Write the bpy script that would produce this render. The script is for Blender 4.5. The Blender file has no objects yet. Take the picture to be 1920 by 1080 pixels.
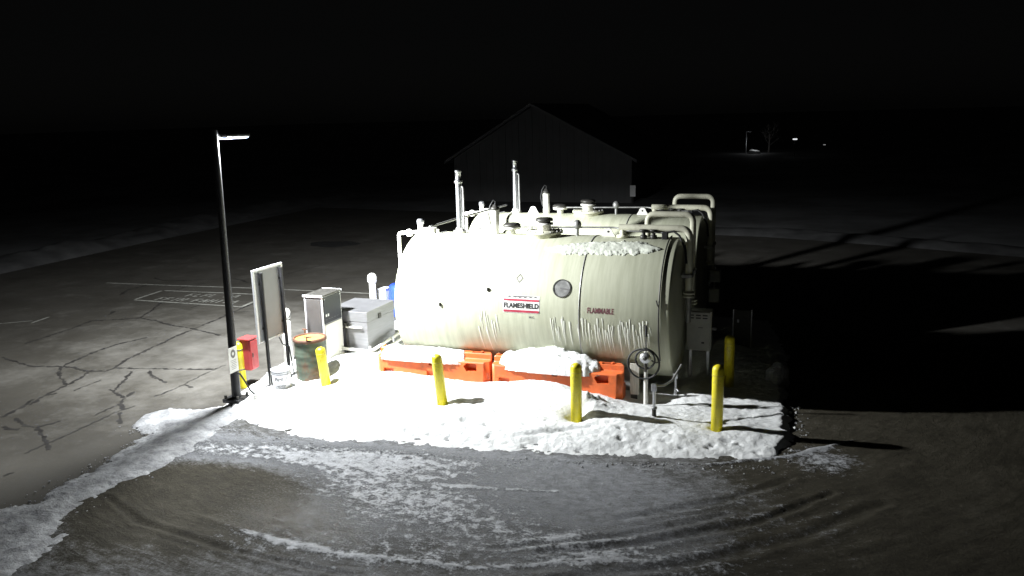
import bpy, bmesh, math, random
import numpy as np
from math import sin, cos, pi, radians as R
from mathutils import Vector, Matrix

random.seed(7)
rng = np.random.RandomState(7)
scn = bpy.context.scene
COL = scn.collection

# ------------------------------------------------------------------ camera
cam = bpy.data.cameras.new("camera")
cam.sensor_width = 36.0
cam.lens = 29.08
cam.clip_end = 2000
cam_ob = bpy.data.objects.new("camera", cam)
COL.objects.link(cam_ob)
YAW, PITCH, ROLL = R(19.871), R(11.842), R(-1.517)
fwd = Vector((-sin(YAW) * cos(PITCH), cos(YAW) * cos(PITCH), -sin(PITCH)))
right0 = Vector((cos(YAW), sin(YAW), 0))
up0 = right0.cross(fwd)
right = right0 * cos(ROLL) + up0 * sin(ROLL)
up = -right0 * sin(ROLL) + up0 * cos(ROLL)
m = Matrix((right, up, -fwd)).transposed().to_4x4()
m.translation = Vector((2.047, -14.292, 4.852))
cam_ob.matrix_world = m
scn.camera = cam_ob

# ------------------------------------------------------------------ night sky, moon, exposure
world = bpy.data.worlds.new("World")
scn.world = world
world.use_nodes = True
wn = world.node_tree
bg = wn.nodes["Background"]
sky = wn.nodes.new("ShaderNodeTexSky")
sky.sky_type = 'NISHITA'
sky.sun_disc = False
sky.sun_elevation = R(20)
sky.sun_rotation = R(150)
hsv = wn.nodes.new("ShaderNodeHueSaturation")
hsv.inputs["Saturation"].default_value = 0.12
wn.links.new(sky.outputs[0], hsv.inputs["Color"])
wn.links.new(hsv.outputs[0], bg.inputs["Color"])
bg.inputs["Strength"].default_value = 0.00028

moon = bpy.data.lights.new("moon", 'SUN')
moon.energy = 0.0015
moon.angle = R(0.5)
moon_ob = bpy.data.objects.new("moon", moon)
moon_ob.rotation_euler = (R(60), 0, R(-150))
COL.objects.link(moon_ob)

scn.view_settings.view_transform = 'Standard'
scn.view_settings.look = 'None'
scn.view_settings.exposure = 0.0
scn.view_settings.gamma = 1.0
try:
    scn.cycles.use_denoising = True
    scn.cycles.max_bounces = 8
    scn.cycles.diffuse_bounces = 4
    scn.cycles.glossy_bounces = 3
    scn.cycles.sample_clamp_indirect = 4.0
except Exception:
    pass

LAMP_POWER = 17500.0

# ------------------------------------------------------------------ noise in numpy
def _hash(ix, iy, seed):
    n = (ix.astype(np.int64) * 374761393 + iy.astype(np.int64) * 668265263 + seed * 974711) & 0x7fffffff
    n = ((n ^ (n >> 13)) * 1274126177) & 0x7fffffff
    return ((n ^ (n >> 16)) & 0xffff) / 65535.0

def vnoise(x, y, seed=0):
    x = np.asarray(x, float); y = np.asarray(y, float)
    ix = np.floor(x); iy = np.floor(y)
    fx = x - ix; fy = y - iy
    fx = fx * fx * (3 - 2 * fx); fy = fy * fy * (3 - 2 * fy)
    a = _hash(ix, iy, seed); b = _hash(ix + 1, iy, seed)
    c = _hash(ix, iy + 1, seed); d = _hash(ix + 1, iy + 1, seed)
    return (a + (b - a) * fx) * (1 - fy) + (c + (d - c) * fx) * fy

def fbm(x, y, seed=0, octaves=4, gain=0.5):
    s = 0; amp = 1; tot = 0
    for o in range(octaves):
        s = s + amp * (vnoise(x * 2 ** o, y * 2 ** o, seed + o * 17) * 2 - 1)
        tot += amp; amp *= gain
    return s / tot

def sstep(a, b, x):
    t = np.clip((x - a) / (b - a), 0, 1)
    return t * t * (3 - 2 * t)

def poly_dists(poly, x, y):
    """signed distance (inside positive) and index of the nearest edge"""
    best = np.full(x.shape, 1e9); idx = np.zeros(x.shape, int); inside = np.zeros(x.shape, bool)
    n = len(poly)
    for i in range(n):
        x0, y0 = poly[i]; x1, y1 = poly[(i + 1) % n]
        dx, dy = x1 - x0, y1 - y0
        t = np.clip(((x - x0) * dx + (y - y0) * dy) / (dx * dx + dy * dy), 0, 1)
        d = np.hypot(x - (x0 + t * dx), y - (y0 + t * dy))
        k = d < best
        best = np.where(k, d, best); idx = np.where(k, i, idx)
        c = ((y0 > y) != (y1 > y)) & (x < (x1 - x0) * (y - y0) / (y1 - y0 + 1e-12) + x0)
        inside ^= c
    return np.where(inside, best, -best), idx

# ------------------------------------------------------------------ materials
def nd(nt, t, **kw):
    n = nt.nodes.new(t)
    for k, v in kw.items():
        setattr(n, k, v)
    return n

def base_mat(name):
    m = bpy.data.materials.new(name)
    m.use_nodes = True
    nt = m.node_tree
    return m, nt, nt.nodes["Principled BSDF"]

def ramp(nt, fac, stops):
    r = nd(nt, "ShaderNodeValToRGB")
    e = r.color_ramp.elements
    while len(e) < len(stops):
        e.new(0.5)
    for i, (p, c) in enumerate(stops):
        e[i].position = p
        e[i].color = c if len(c) == 4 else (*c, 1)
    nt.links.new(fac, r.inputs[0])
    return r

def coords(nt, scale=(1, 1, 1), kind="Object"):
    tc = nd(nt, "ShaderNodeTexCoord"); mp = nd(nt, "ShaderNodeMapping")
    mp.inputs["Scale"].default_value = scale
    nt.links.new(tc.outputs[kind], mp.inputs["Vector"])
    return mp.outputs[0]

def noise(nt, vec, scale, detail=4, rough=0.55):
    n = nd(nt, "ShaderNodeTexNoise")
    n.inputs["Scale"].default_value = scale
    n.inputs["Detail"].default_value = detail
    n.inputs["Roughness"].default_value = rough
    nt.links.new(vec, n.inputs["Vector"])
    return n.outputs["Fac"]

def mat(name, col, rough=0.5, metal=0.0, var=0.12, nscale=6.0, bump=0.0, bscale=40.0, stretch=(1, 1, 1), dirt=None, dirt_lo=0.55, dirt_hi=0.75):
    """plain paint / metal / plastic with uneven tone, optional stains and fine relief"""
    m, nt, b = base_mat(name)
    v = coords(nt, stretch)
    f = noise(nt, v, nscale, 5)
    lo = tuple(c * (1 - var) for c in col); hi = tuple(min(1, c * (1 + var)) for c in col)
    r = ramp(nt, f, [(0.3, lo), (0.7, hi)])
    out = r.outputs[0]
    if dirt:
        f2 = noise(nt, v, nscale * 0.7, 8, 0.7)
        rr = ramp(nt, f2, [(dirt_lo, (0, 0, 0)), (dirt_hi, (1, 1, 1))])
        mx = nd(nt, "ShaderNodeMixRGB")
        nt.links.new(rr.outputs[0], mx.inputs[0]); nt.links.new(out, mx.inputs[1])
        mx.inputs[2].default_value = (*dirt, 1)
        out = mx.outputs[0]
    nt.links.new(out, b.inputs["Base Color"])
    b.inputs["Metallic"].default_value = metal
    b.inputs["Roughness"].default_value = rough
    r2 = ramp(nt, f, [(0.2, (rough * .8,) * 3), (0.8, (min(1, rough * 1.2),) * 3)])
    nt.links.new(r2.outputs[0], b.inputs["Roughness"])
    if bump:
        bp = nd(nt, "ShaderNodeBump"); bp.inputs["Strength"].default_value = bump; bp.inputs["Distance"].default_value = 0.01
        nt.links.new(noise(nt, coords(nt), bscale, 6), bp.inputs["Height"])
        nt.links.new(bp.outputs[0], b.inputs["Normal"])
    return m

def emit_mat(name, col, strength):
    m, nt, b = base_mat(name)
    b.inputs["Base Color"].default_value = (*col, 1)
    b.inputs["Emission Color"].default_value = (*col, 1)
    b.inputs["Emission Strength"].default_value = strength
    return m

M = {}
def tank_paint():
    m, nt, b = base_mat("tank_paint")
    v = coords(nt, (5, .5, .5)); v2 = coords(nt)
    streak = ramp(nt, noise(nt, v, 2.2, 6, .65), [(.35, (.43, .44, .325)), (.6, (.52, .53, .405))])
    stain = ramp(nt, noise(nt, coords(nt, (9, .35, .35)), 2.6, 8, .75), [(.60, (0, 0, 0)), (.74, (1, 1, 1))])
    mx = nd(nt, "ShaderNodeMixRGB"); mx.inputs[2].default_value = (.29, .28, .19, 1)
    sc = nd(nt, "ShaderNodeMath", operation='MULTIPLY'); sc.inputs[1].default_value = .5
    nt.links.new(stain.outputs[0], sc.inputs[0])
    nt.links.new(sc.outputs[0], mx.inputs[0]); nt.links.new(streak.outputs[0], mx.inputs[1])
    nt.links.new(mx.outputs[0], b.inputs["Base Color"])
    b.inputs["Roughness"].default_value = .48
    bp = nd(nt, "ShaderNodeBump"); bp.inputs["Strength"].default_value = .12; bp.inputs["Distance"].default_value = .02
    nt.links.new(noise(nt, v2, 3.0, 3), bp.inputs["Height"]); nt.links.new(bp.outputs[0], b.inputs["Normal"])
    return m
def snow_mat():
    m, nt, b = base_mat("snow")
    v = coords(nt)
    c = ramp(nt, noise(nt, v, 2.2, 8, .7), [(.3, (.66, .67, .66)), (.6, (.83, .84, .83))])
    grit = ramp(nt, noise(nt, v, 17, 8, .8), [(.28, (1, 1, 1)), (.36, (0, 0, 0))])
    mx = nd(nt, "ShaderNodeMixRGB"); mx.inputs[2].default_value = (.42, .41, .38, 1)
    nt.links.new(grit.outputs[0], mx.inputs[0]); nt.links.new(c.outputs[0], mx.inputs[1])
    nt.links.new(mx.outputs[0], b.inputs["Base Color"])
    b.inputs["Roughness"].default_value = .62
    bp = nd(nt, "ShaderNodeBump"); bp.inputs["Strength"].default_value = .9; bp.inputs["Distance"].default_value = .03
    nt.links.new(noise(nt, v, 22, 10, .74), bp.inputs["Height"]); nt.links.new(bp.outputs[0], b.inputs["Normal"])
    return m
def berm_mat():
    m, nt, b = base_mat("old_snow")
    v = coords(nt)
    c = ramp(nt, noise(nt, v, 3.5, 9, .72), [(.32, (.16, .16, .165)), (.5, (.36, .365, .375)), (.68, (.58, .59, .60))])
    nt.links.new(c.outputs[0], b.inputs["Base Color"])
    b.inputs["Roughness"].default_value = .5
    bp = nd(nt, "ShaderNodeBump"); bp.inputs["Strength"].default_value = .9; bp.inputs["Distance"].default_value = .05
    nt.links.new(noise(nt, v, 11, 9, .7), bp.inputs["Height"]); nt.links.new(bp.outputs[0], b.inputs["Normal"])
    return m
def asphalt_mat():
    m, nt, b = base_mat("asphalt")
    v = coords(nt)
    c = ramp(nt, noise(nt, v, .35, 7, .62), [(.3, (.046, .042, .034)), (.5, (.061, .056, .046)), (.72, (.080, .074, .062))])
    fine = ramp(nt, noise(nt, v, 60, 6, .75), [(.35, (.75, .75, .75)), (.65, (1.1, 1.1, 1.1))])
    mx = nd(nt, "ShaderNodeMixRGB", blend_type='MULTIPLY'); mx.inputs[0].default_value = 1
    nt.links.new(c.outputs[0], mx.inputs[1]); nt.links.new(fine.outputs[0], mx.inputs[2])
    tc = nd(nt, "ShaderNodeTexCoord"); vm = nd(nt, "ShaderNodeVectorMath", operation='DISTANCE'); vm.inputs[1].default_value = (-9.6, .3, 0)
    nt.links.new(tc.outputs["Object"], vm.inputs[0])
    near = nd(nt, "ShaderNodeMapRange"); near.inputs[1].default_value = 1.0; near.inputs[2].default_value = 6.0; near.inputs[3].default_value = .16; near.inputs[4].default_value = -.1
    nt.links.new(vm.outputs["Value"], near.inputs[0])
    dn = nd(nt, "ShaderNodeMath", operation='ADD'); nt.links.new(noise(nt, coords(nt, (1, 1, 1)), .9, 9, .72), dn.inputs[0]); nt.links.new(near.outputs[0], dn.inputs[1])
    lit_dust = ramp(nt, dn.outputs[0], [(.45, (0, 0, 0)), (.9, (.5, .5, .5))])  # snow dust, plus lamplight put into its colour around a spot by the lamp
    dm = nd(nt, "ShaderNodeMixRGB"); nt.links.new(lit_dust.outputs[0], dm.inputs[0]); nt.links.new(mx.outputs[0], dm.inputs[1]); dm.inputs[2].default_value = (.33, .318, .29, 1)
    nt.links.new(dm.outputs[0], b.inputs["Base Color"])
    r = ramp(nt, noise(nt, v, 1.1, 5), [(.3, (.55,) * 3), (.7, (.8,) * 3)])
    nt.links.new(r.outputs[0], b.inputs["Roughness"])
    bp = nd(nt, "ShaderNodeBump"); bp.inputs["Strength"].default_value = .25; bp.inputs["Distance"].default_value = .01
    nt.links.new(noise(nt, v, 90, 4), bp.inputs["Height"]); nt.links.new(bp.outputs[0], b.inputs["Normal"])
    return m
def drive_mat():
    """packed ice over wet asphalt, with torn snow patches; UV = (radius, arc length) of the turning traffic"""
    m, nt, b = base_mat("icy_drive")
    ob = coords(nt); uvs = coords(nt, (3.4, .55, 1), "UV")
    def attr(n):
        a = nd(nt, "ShaderNodeAttribute"); a.attribute_name = n
        return a.outputs["Fac"]
    def mad(a, k, c=None, c0=0.0):
        n = nd(nt, "ShaderNodeMath", operation='MULTIPLY_ADD'); nt.links.new(a, n.inputs[0]); n.inputs[1].default_value = k
        if c is not None: nt.links.new(c, n.inputs[2])
        else: n.inputs[2].default_value = c0
        return n.outputs[0]
    def rng_(v, lo, hi, a=0.0, c=1.0):
        n = nd(nt, "ShaderNodeMapRange"); n.inputs[1].default_value = lo; n.inputs[2].default_value = hi; n.inputs[3].default_value = a; n.inputs[4].default_value = c
        nt.links.new(v, n.inputs[0]); return n.outputs[0]
    tear = noise(nt, coords(nt, (1, 1.25, 1)), 7.5, 12, .74); streak = noise(nt, uvs, 3.2, 9, .68); fine = noise(nt, ob, 30, 10, .78); big = noise(nt, ob, 1.3, 5, .6)
    n0 = mad(tear, .50, mad(streak, .15, mad(fine, .35)))
    snow = rng_(mad(attr("snow_amount"), 1.0, n0), .585, .65)
    n1 = mad(streak, .24, mad(fine, .30, mad(big, .22, mad(tear, .24))))
    ice = rng_(mad(attr("ice_amount"), 1.0, n1), .44, .62)
    wet = ramp(nt, n1, [(.38, (.022, .020, .0145)), (.5, (.056, .050, .036)), (.62, (.100, .092, .070))])
    icec = ramp(nt, n0, [(.36, (.12, .123, .125)), (.5, (.23, .235, .245)), (.64, (.40, .41, .43))])
    mx = nd(nt, "ShaderNodeMixRGB"); nt.links.new(ice, mx.inputs[0]); nt.links.new(wet.outputs[0], mx.inputs[1]); nt.links.new(icec.outputs[0], mx.inputs[2])
    mx2 = nd(nt, "ShaderNodeMixRGB"); nt.links.new(snow, mx2.inputs[0]); nt.links.new(mx.outputs[0], mx2.inputs[1])
    sc_ = ramp(nt, mad(fine, .5, mad(tear, .5)), [(.40, (.27, .275, .285)), (.60, (.60, .61, .63))]); nt.links.new(sc_.outputs[0], mx2.inputs[2])
    nt.links.new(mx2.outputs[0], b.inputs["Base Color"])
    gl = mad(attr("melt_amount"), .35, fine)
    nt.links.new(rng_(gl, .66, .74, .72, .22), b.inputs["Roughness"])
    nt.links.new(rng_(gl, .66, .74, .12, .5), b.inputs["Specular IOR Level"])
    hgt = mad(snow, .35, mad(tear, .5, mad(fine, .6, mad(streak, .3))))
    bp = nd(nt, "ShaderNodeBump"); bp.inputs["Strength"].default_value = 1.0; bp.inputs["Distance"].default_value = .045
    nt.links.new(hgt, bp.inputs["Height"]); nt.links.new(bp.outputs[0], b.inputs["Normal"])
    return m
def drum_mat():
    m, nt, b = base_mat("drum_paint")
    v = coords(nt, (1, 1, .6))
    g = ramp(nt, noise(nt, v, 5, 6), [(.3, (.045, .065, .045)), (.7, (.095, .125, .09))])
    k = ramp(nt, noise(nt, v, 3.2, 9, .75), [(.46, (0, 0, 0)), (.58, (1, 1, 1))])
    mx = nd(nt, "ShaderNodeMixRGB"); mx.inputs[2].default_value = (.10, .060, .035, 1)
    nt.links.new(k.outputs[0], mx.inputs[0]); nt.links.new(g.outputs[0], mx.inputs[1]); nt.links.new(mx.outputs[0], b.inputs["Base Color"])
    b.inputs["Roughness"].default_value = .6
    return m
M["tank"] = tank_paint(); M["snow"] = snow_mat(); M["berm"] = berm_mat(); M["asphalt"] = asphalt_mat(); M["drive"] = drive_mat(); M["drum"] = drum_mat()
M["white_metal"] = mat("white_painted_metal", (.72, .71, .66), .42, var=.08)
M["cream_pipe"] = mat("cream_pipe_paint", (.62, .61, .48), .45, var=.1, dirt=(.35, .33, .25))
M["galv"] = mat("galvanised_steel", (.55, .56, .58), .38, .9, var=.15, nscale=20)
M["steel"] = mat("brushed_stainless", (.24, .24, .25), .38, .6, var=.1, nscale=3, stretch=(1, 1, 14))
M["black"] = mat("black_paint", (.012, .012, .013), .5, .0, var=.3)
M["rubber"] = mat("black_rubber", (.018, .018, .018), .6, var=.3)
M["dark_metal"] = mat("dark_weathered_metal", (.06, .058, .052), .5, .4, var=.3, nscale=15)
M["grey_metal"] = mat("grey_metal", (.28, .28, .27), .45, .5, var=.2, nscale=12)
M["yellow"] = mat("yellow_sleeve_plastic", (.70, .60, .02), .38, var=.1, dirt=(.30, .25, .08), dirt_lo=.55, dirt_hi=.75)
M["yellow_dark"] = mat("faded_yellow_paint", (.55, .45, .05), .5, var=.2)
M["orange"] = mat("orange_barrier_plastic", (.70, .145, .035), .45, var=.12, bump=.15, bscale=18, dirt=(.40, .12, .06), dirt_lo=.5, dirt_hi=.75)
M["red"] = mat("red_cabinet_plastic", (.36, .045, .045), .4, var=.12)
M["panel_dark"] = mat("dark_display_panel", (.018, .021, .027), .35, var=.25)
M["lid_orange"] = mat("ochre_rust_lid", (.62, .27, .06), .55, var=.25, dirt=(.30, .10, .03))
M["shaded_steel"] = mat("shaded_stainless", (.10, .095, .09), .4, .3, var=.2, nscale=2)  # stainless with shade and dark reflection put into its colour, for the dispenser side
M["cabinet_grey"] = mat("weathered_grey_enamel", (.36, .36, .32), .5, var=.12)
M["rust"] = mat("rust", (.10, .045, .025), .75, var=.4, nscale=14)
M["blue"] = mat("blue_plastic", (.03, .07, .42), .4, var=.1)
M["alu"] = mat("aluminium_sheet", (.20, .205, .215), .5, .0, var=.06)
M["frame_white"] = mat("white_frame_metal", (.75, .76, .78), .4, .1, var=.05)
M["sign_white"] = mat("white_sign_face", (.8, .8, .78), .4, var=.04)
M["ink_black"] = mat("black_print", (.03, .03, .03), .5, var=.1)
M["ink_grey"] = mat("grey_print", (.16, .155, .15), .5, var=.2)
M["ink_red"] = mat("red_print", (.42, .045, .075), .5, var=.2)
M["ink_maroon"] = mat("maroon_print", (.16, .06, .07), .5, var=.15)
M["label_white"] = mat("white_label", (.78, .77, .74), .5, var=.05)
M["tar"] = mat("crack_tar", (.030, .028, .026), .55, var=.4, nscale=4)
M["paint_line"] = mat("worn_white_line_paint", (.30, .30, .27), .6, var=.25, nscale=5, dirt=(.17, .165, .15), dirt_lo=.55, dirt_hi=.62)
M["patch"] = mat("dark_asphalt_patch", (.022, .022, .021), .6, var=.3)
M["concrete"] = mat("concrete", (.30, .295, .28), .8, var=.2, nscale=3, bump=.3)
M["wood"] = mat("pale_weathered_plank", (.50, .48, .42), .7, var=.2, stretch=(10, 10, 1), nscale=4)
M["siding"] = mat("dark_barn_siding", (.075, .075, .075), .7, var=.2, nscale=1.5)
M["roof"] = mat("snowy_roof", (.09, .09, .092), .7, var=.25)
M["bark"] = mat("bark", (.16, .15, .14), .85, var=.3, nscale=9)
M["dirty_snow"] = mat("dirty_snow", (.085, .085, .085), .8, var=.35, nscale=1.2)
M["ice"] = mat("frost_ice", (.70, .71, .62), .5, var=.06)
M["crust"] = mat("crusted_snow", (.55, .57, .49), .65, var=.15, nscale=9, bump=.45, bscale=45)
M["bucket"] = mat("white_bucket_plastic", (.72, .73, .76), .4, var=.04)
M["lamp_lens"] = emit_mat("lamp_lens", (.50, .58, 1.0), 1.75)
M["far_lens"] = emit_mat("far_lamp_lens", (.95, .97, 1.0), .9)
M["dim_lens"] = emit_mat("dim_far_lamp_lens", (.9, .9, .9), .25)

# ------------------------------------------------------------------ mesh builder
class MB:
    def __init__(s):
        s.v = []; s.f = []; s.sm = []
    def add(s, vs, fs, smooth=False):
        o = len(s.v)
        s.v += [tuple(v) for v in vs]
        for f in fs:
            s.f.append(tuple(i + o for i in f)); s.sm.append(smooth)
        return s
    def box(s, x0, x1, y0, y1, z0, z1, b=0.0):
        """box with small bevelled edges"""
        bm = bmesh.new()
        bmesh.ops.create_cube(bm, size=1)
        for v in bm.verts:
            v.co = Vector(((x0 + x1) / 2 + v.co.x * (x1 - x0), (y0 + y1) / 2 + v.co.y * (y1 - y0), (z0 + z1) / 2 + v.co.z * (z1 - z0)))
        if b > 0:
            bmesh.ops.bevel(bm, geom=bm.edges[:], offset=b, segments=2, affect='EDGES', profile=.5)
        bm.verts.index_update()
        s.add([v.co for v in bm.verts], [[v.index for v in f.verts] for f in bm.faces])
        bm.free()
        return s
    def tube(s, pts, r, n=12, cap=True, radii=None):
        pts = [Vector(p) for p in pts]
        # round the corners so pipes read as bent pipe
        rings = []
        ref = None
        N = len(pts)
        for i, p in enumerate(pts):
            if i == 0: t = pts[1] - p
            elif i == N - 1: t = p - pts[-2]
            else: t = (pts[i + 1] - p).normalized() + (p - pts[i - 1]).normalized()
            t.normalize()
            if ref is None:
                a = Vector((0, 0, 1)) if abs(t.z) < .9 else Vector((1, 0, 0))
                ref = (a - t * a.dot(t)).normalized()
            else:
                ref = (ref - t * ref.dot(t))
                ref.normalize()
            q = t.cross(ref)
            rr = radii[i] if radii else r
            rings.append([p + (ref * cos(2 * pi * k / n) + q * sin(2 * pi * k / n)) * rr for k in range(n)])
        vs = [v for rg in rings for v in rg]; fs = []
        for i in range(N - 1):
            for k in range(n):
                a = i * n + k; b2 = i * n + (k + 1) % n
                fs.append((a, b2, b2 + n, a + n))
        s.add(vs, fs, True)
        if cap:
            s.add(rings[0], [tuple(range(n))[::-1]]); s.add(rings[-1], [tuple(range(n))])
        return s
    def cyl(s, c, r, h, axis='z', n=24, r2=None):
        c = Vector(c); d = {'x': Vector((1, 0, 0)), 'y': Vector((0, 1, 0)), 'z': Vector((0, 0, 1))}[axis]
        return s.tube([c, c + d * h], r, n, True, [r, r if r2 is None else r2])
    def lathe(s, c, prof, n=24, axis='z', smooth=True):
        """profile of (radius, height) about an axis through c"""
        c = Vector(c); vs = []; fs = []
        for (r, h) in prof:
            for k in range(n):
                a = 2 * pi * k / n
                if axis == 'z': vs.append(c + Vector((r * cos(a), r * sin(a), h)))
                elif axis == 'x': vs.append(c + Vector((h, r * cos(a), r * sin(a))))
                else: vs.append(c + Vector((r * sin(a), h, r * cos(a))))
        for i in range(len(prof) - 1):
            for k in range(n):
                fs.append((i * n + k, i * n + (k + 1) % n, (i + 1) * n + (k + 1) % n, (i + 1) * n + k))
        s.add(vs, fs, smooth)
        return s
    def ribbon(s, pts, w, z, jitter=0.0, step=.12, wv=.35):
        """flat strip along a polyline on the ground"""
        P = []
        for (a, b2) in zip(pts[:-1], pts[1:]):
            L = math.hypot(b2[0] - a[0], b2[1] - a[1]); k = max(1, int(L / step))
            for i in range(k):
                P.append((a[0] + (b2[0] - a[0]) * i / k, a[1] + (b2[1] - a[1]) * i / k))
        P.append(pts[-1])
        vs = []; fs = []
        for i, p in enumerate(P):
            a = P[max(0, i - 1)]; c = P[min(len(P) - 1, i + 1)]
            dx, dy = c[0] - a[0], c[1] - a[1]; L = math.hypot(dx, dy) or 1
            nx, ny = -dy / L, dx / L
            ww = w * (1 + wv * (random.random() * 2 - 1)) / 2
            j = jitter * (random.random() * 2 - 1) if 0 < i < len(P) - 1 else 0
            vs += [(p[0] + nx * (ww + j), p[1] + ny * (ww + j), z), (p[0] - nx * (ww - j), p[1] - ny * (ww - j), z)]
        for i in range(len(P) - 1):
            fs.append((2 * i, 2 * i + 1, 2 * i + 3, 2 * i + 2))
        return s.add(vs, fs)
    def build(s, name, mt, parent=None, fix=True):
        me = bpy.data.meshes.new(name)
        off = parent_world(parent) if parent else Vector((0, 0, 0))
        me.from_pydata([(v[0] - off.x, v[1] - off.y, v[2] - off.z) for v in s.v], [], s.f)
        me.polygons.foreach_set("use_smooth", s.sm)
        if fix:
            bm = bmesh.new(); bm.from_mesh(me)
            bmesh.ops.recalc_face_normals(bm, faces=bm.faces[:]); bm.to_mesh(me); bm.free()
        me.materials.append(mt)
        me.update()
        o = bpy.data.objects.new(name, me)
        COL.objects.link(o)
        if parent: o.parent = parent
        return o

def parent_world(p):
    v = Vector(p.location)
    while p.parent:
        p = p.parent; v = v + Vector(p.location)
    return v

def tag(o, label=None, cat=None, group=None, kind=None):
    if label: o["label"] = label
    if cat: o["category"] = cat
    if group: o["group"] = group
    if kind: o["kind"] = kind
    return o

def thing(name, label, cat, loc=(0, 0, 0), group=None):
    o = bpy.data.objects.new(name, None)
    o.empty_display_size = .2
    o.location = loc
    COL.objects.link(o)
    return tag(o, label, cat, group)

def copy_tree(o, parent=None):
    c = o.copy(); COL.objects.link(c); c.parent = parent
    for ch in list(o.children): copy_tree(ch, c)
    return c

def bend(p0, p1, p2, r, n=6):
    """points of a rounded corner at p1"""
    p0, p1, p2 = Vector(p0), Vector(p1), Vector(p2)
    a = p1 + (p0 - p1).normalized() * r; c = p1 + (p2 - p1).normalized() * r
    return [((1 - t) ** 2) * a + 2 * t * (1 - t) * p1 + t * t * c for t in [i / n for i in range(n + 1)]]

def pipe_path(pts, r):
    out = [Vector(pts[0])]
    for i in range(1, len(pts) - 1):
        out += bend(pts[i - 1], pts[i], pts[i + 1], r)
    out.append(Vector(pts[-1]))
    return out

def text_mesh(txt, size, bold=0.0, sx=1.0):
    cu = bpy.data.curves.new("lettering", 'FONT')
    cu.body = txt; cu.size = size; cu.align_x = 'CENTER'; cu.align_y = 'CENTER'; cu.offset = bold
    o = bpy.data.objects.new("lettering", cu); COL.objects.link(o)
    dg = bpy.context.evaluated_depsgraph_get()
    me = o.evaluated_get(dg).to_mesh()
    vs = [(v.co.x * sx, v.co.y) for v in me.vertices]; fs = [tuple(p.vertices) for p in me.polygons]
    o.to_mesh_clear(); bpy.data.objects.remove(o); bpy.data.curves.remove(cu)
    return vs, fs

# ------------------------------------------------------------------ ground, apron, drive
def sheet(name, poly, z, mt, kind="structure"):
    b = MB(); b.add([(x, y, z) for x, y in poly], [tuple(range(len(poly)))])
    return tag(b.build(name, mt), kind=kind)

gm, gnt, gb = base_mat("snow_field")
gv = coords(gnt)
gr = ramp(gnt, noise(gnt, gv, .18, 8, .65), [(.35, (.08, .08, .077)), (.6, (.22, .223, .225))])
gnt.links.new(gr.outputs[0], gb.inputs["Base Color"]); gb.inputs["Roughness"].default_value = .85
sheet("ground", [(-600, -400), (600, -400), (600, 900), (-600, 900)], 0, gm)
apron = sheet("asphalt_apron", [(-24, -40), (9.5, -40), (9.5, 15.2), (5.4, 17.0), (.8, 18.6), (-10, 24), (-24, 26)], .004, M["asphalt"])

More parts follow.
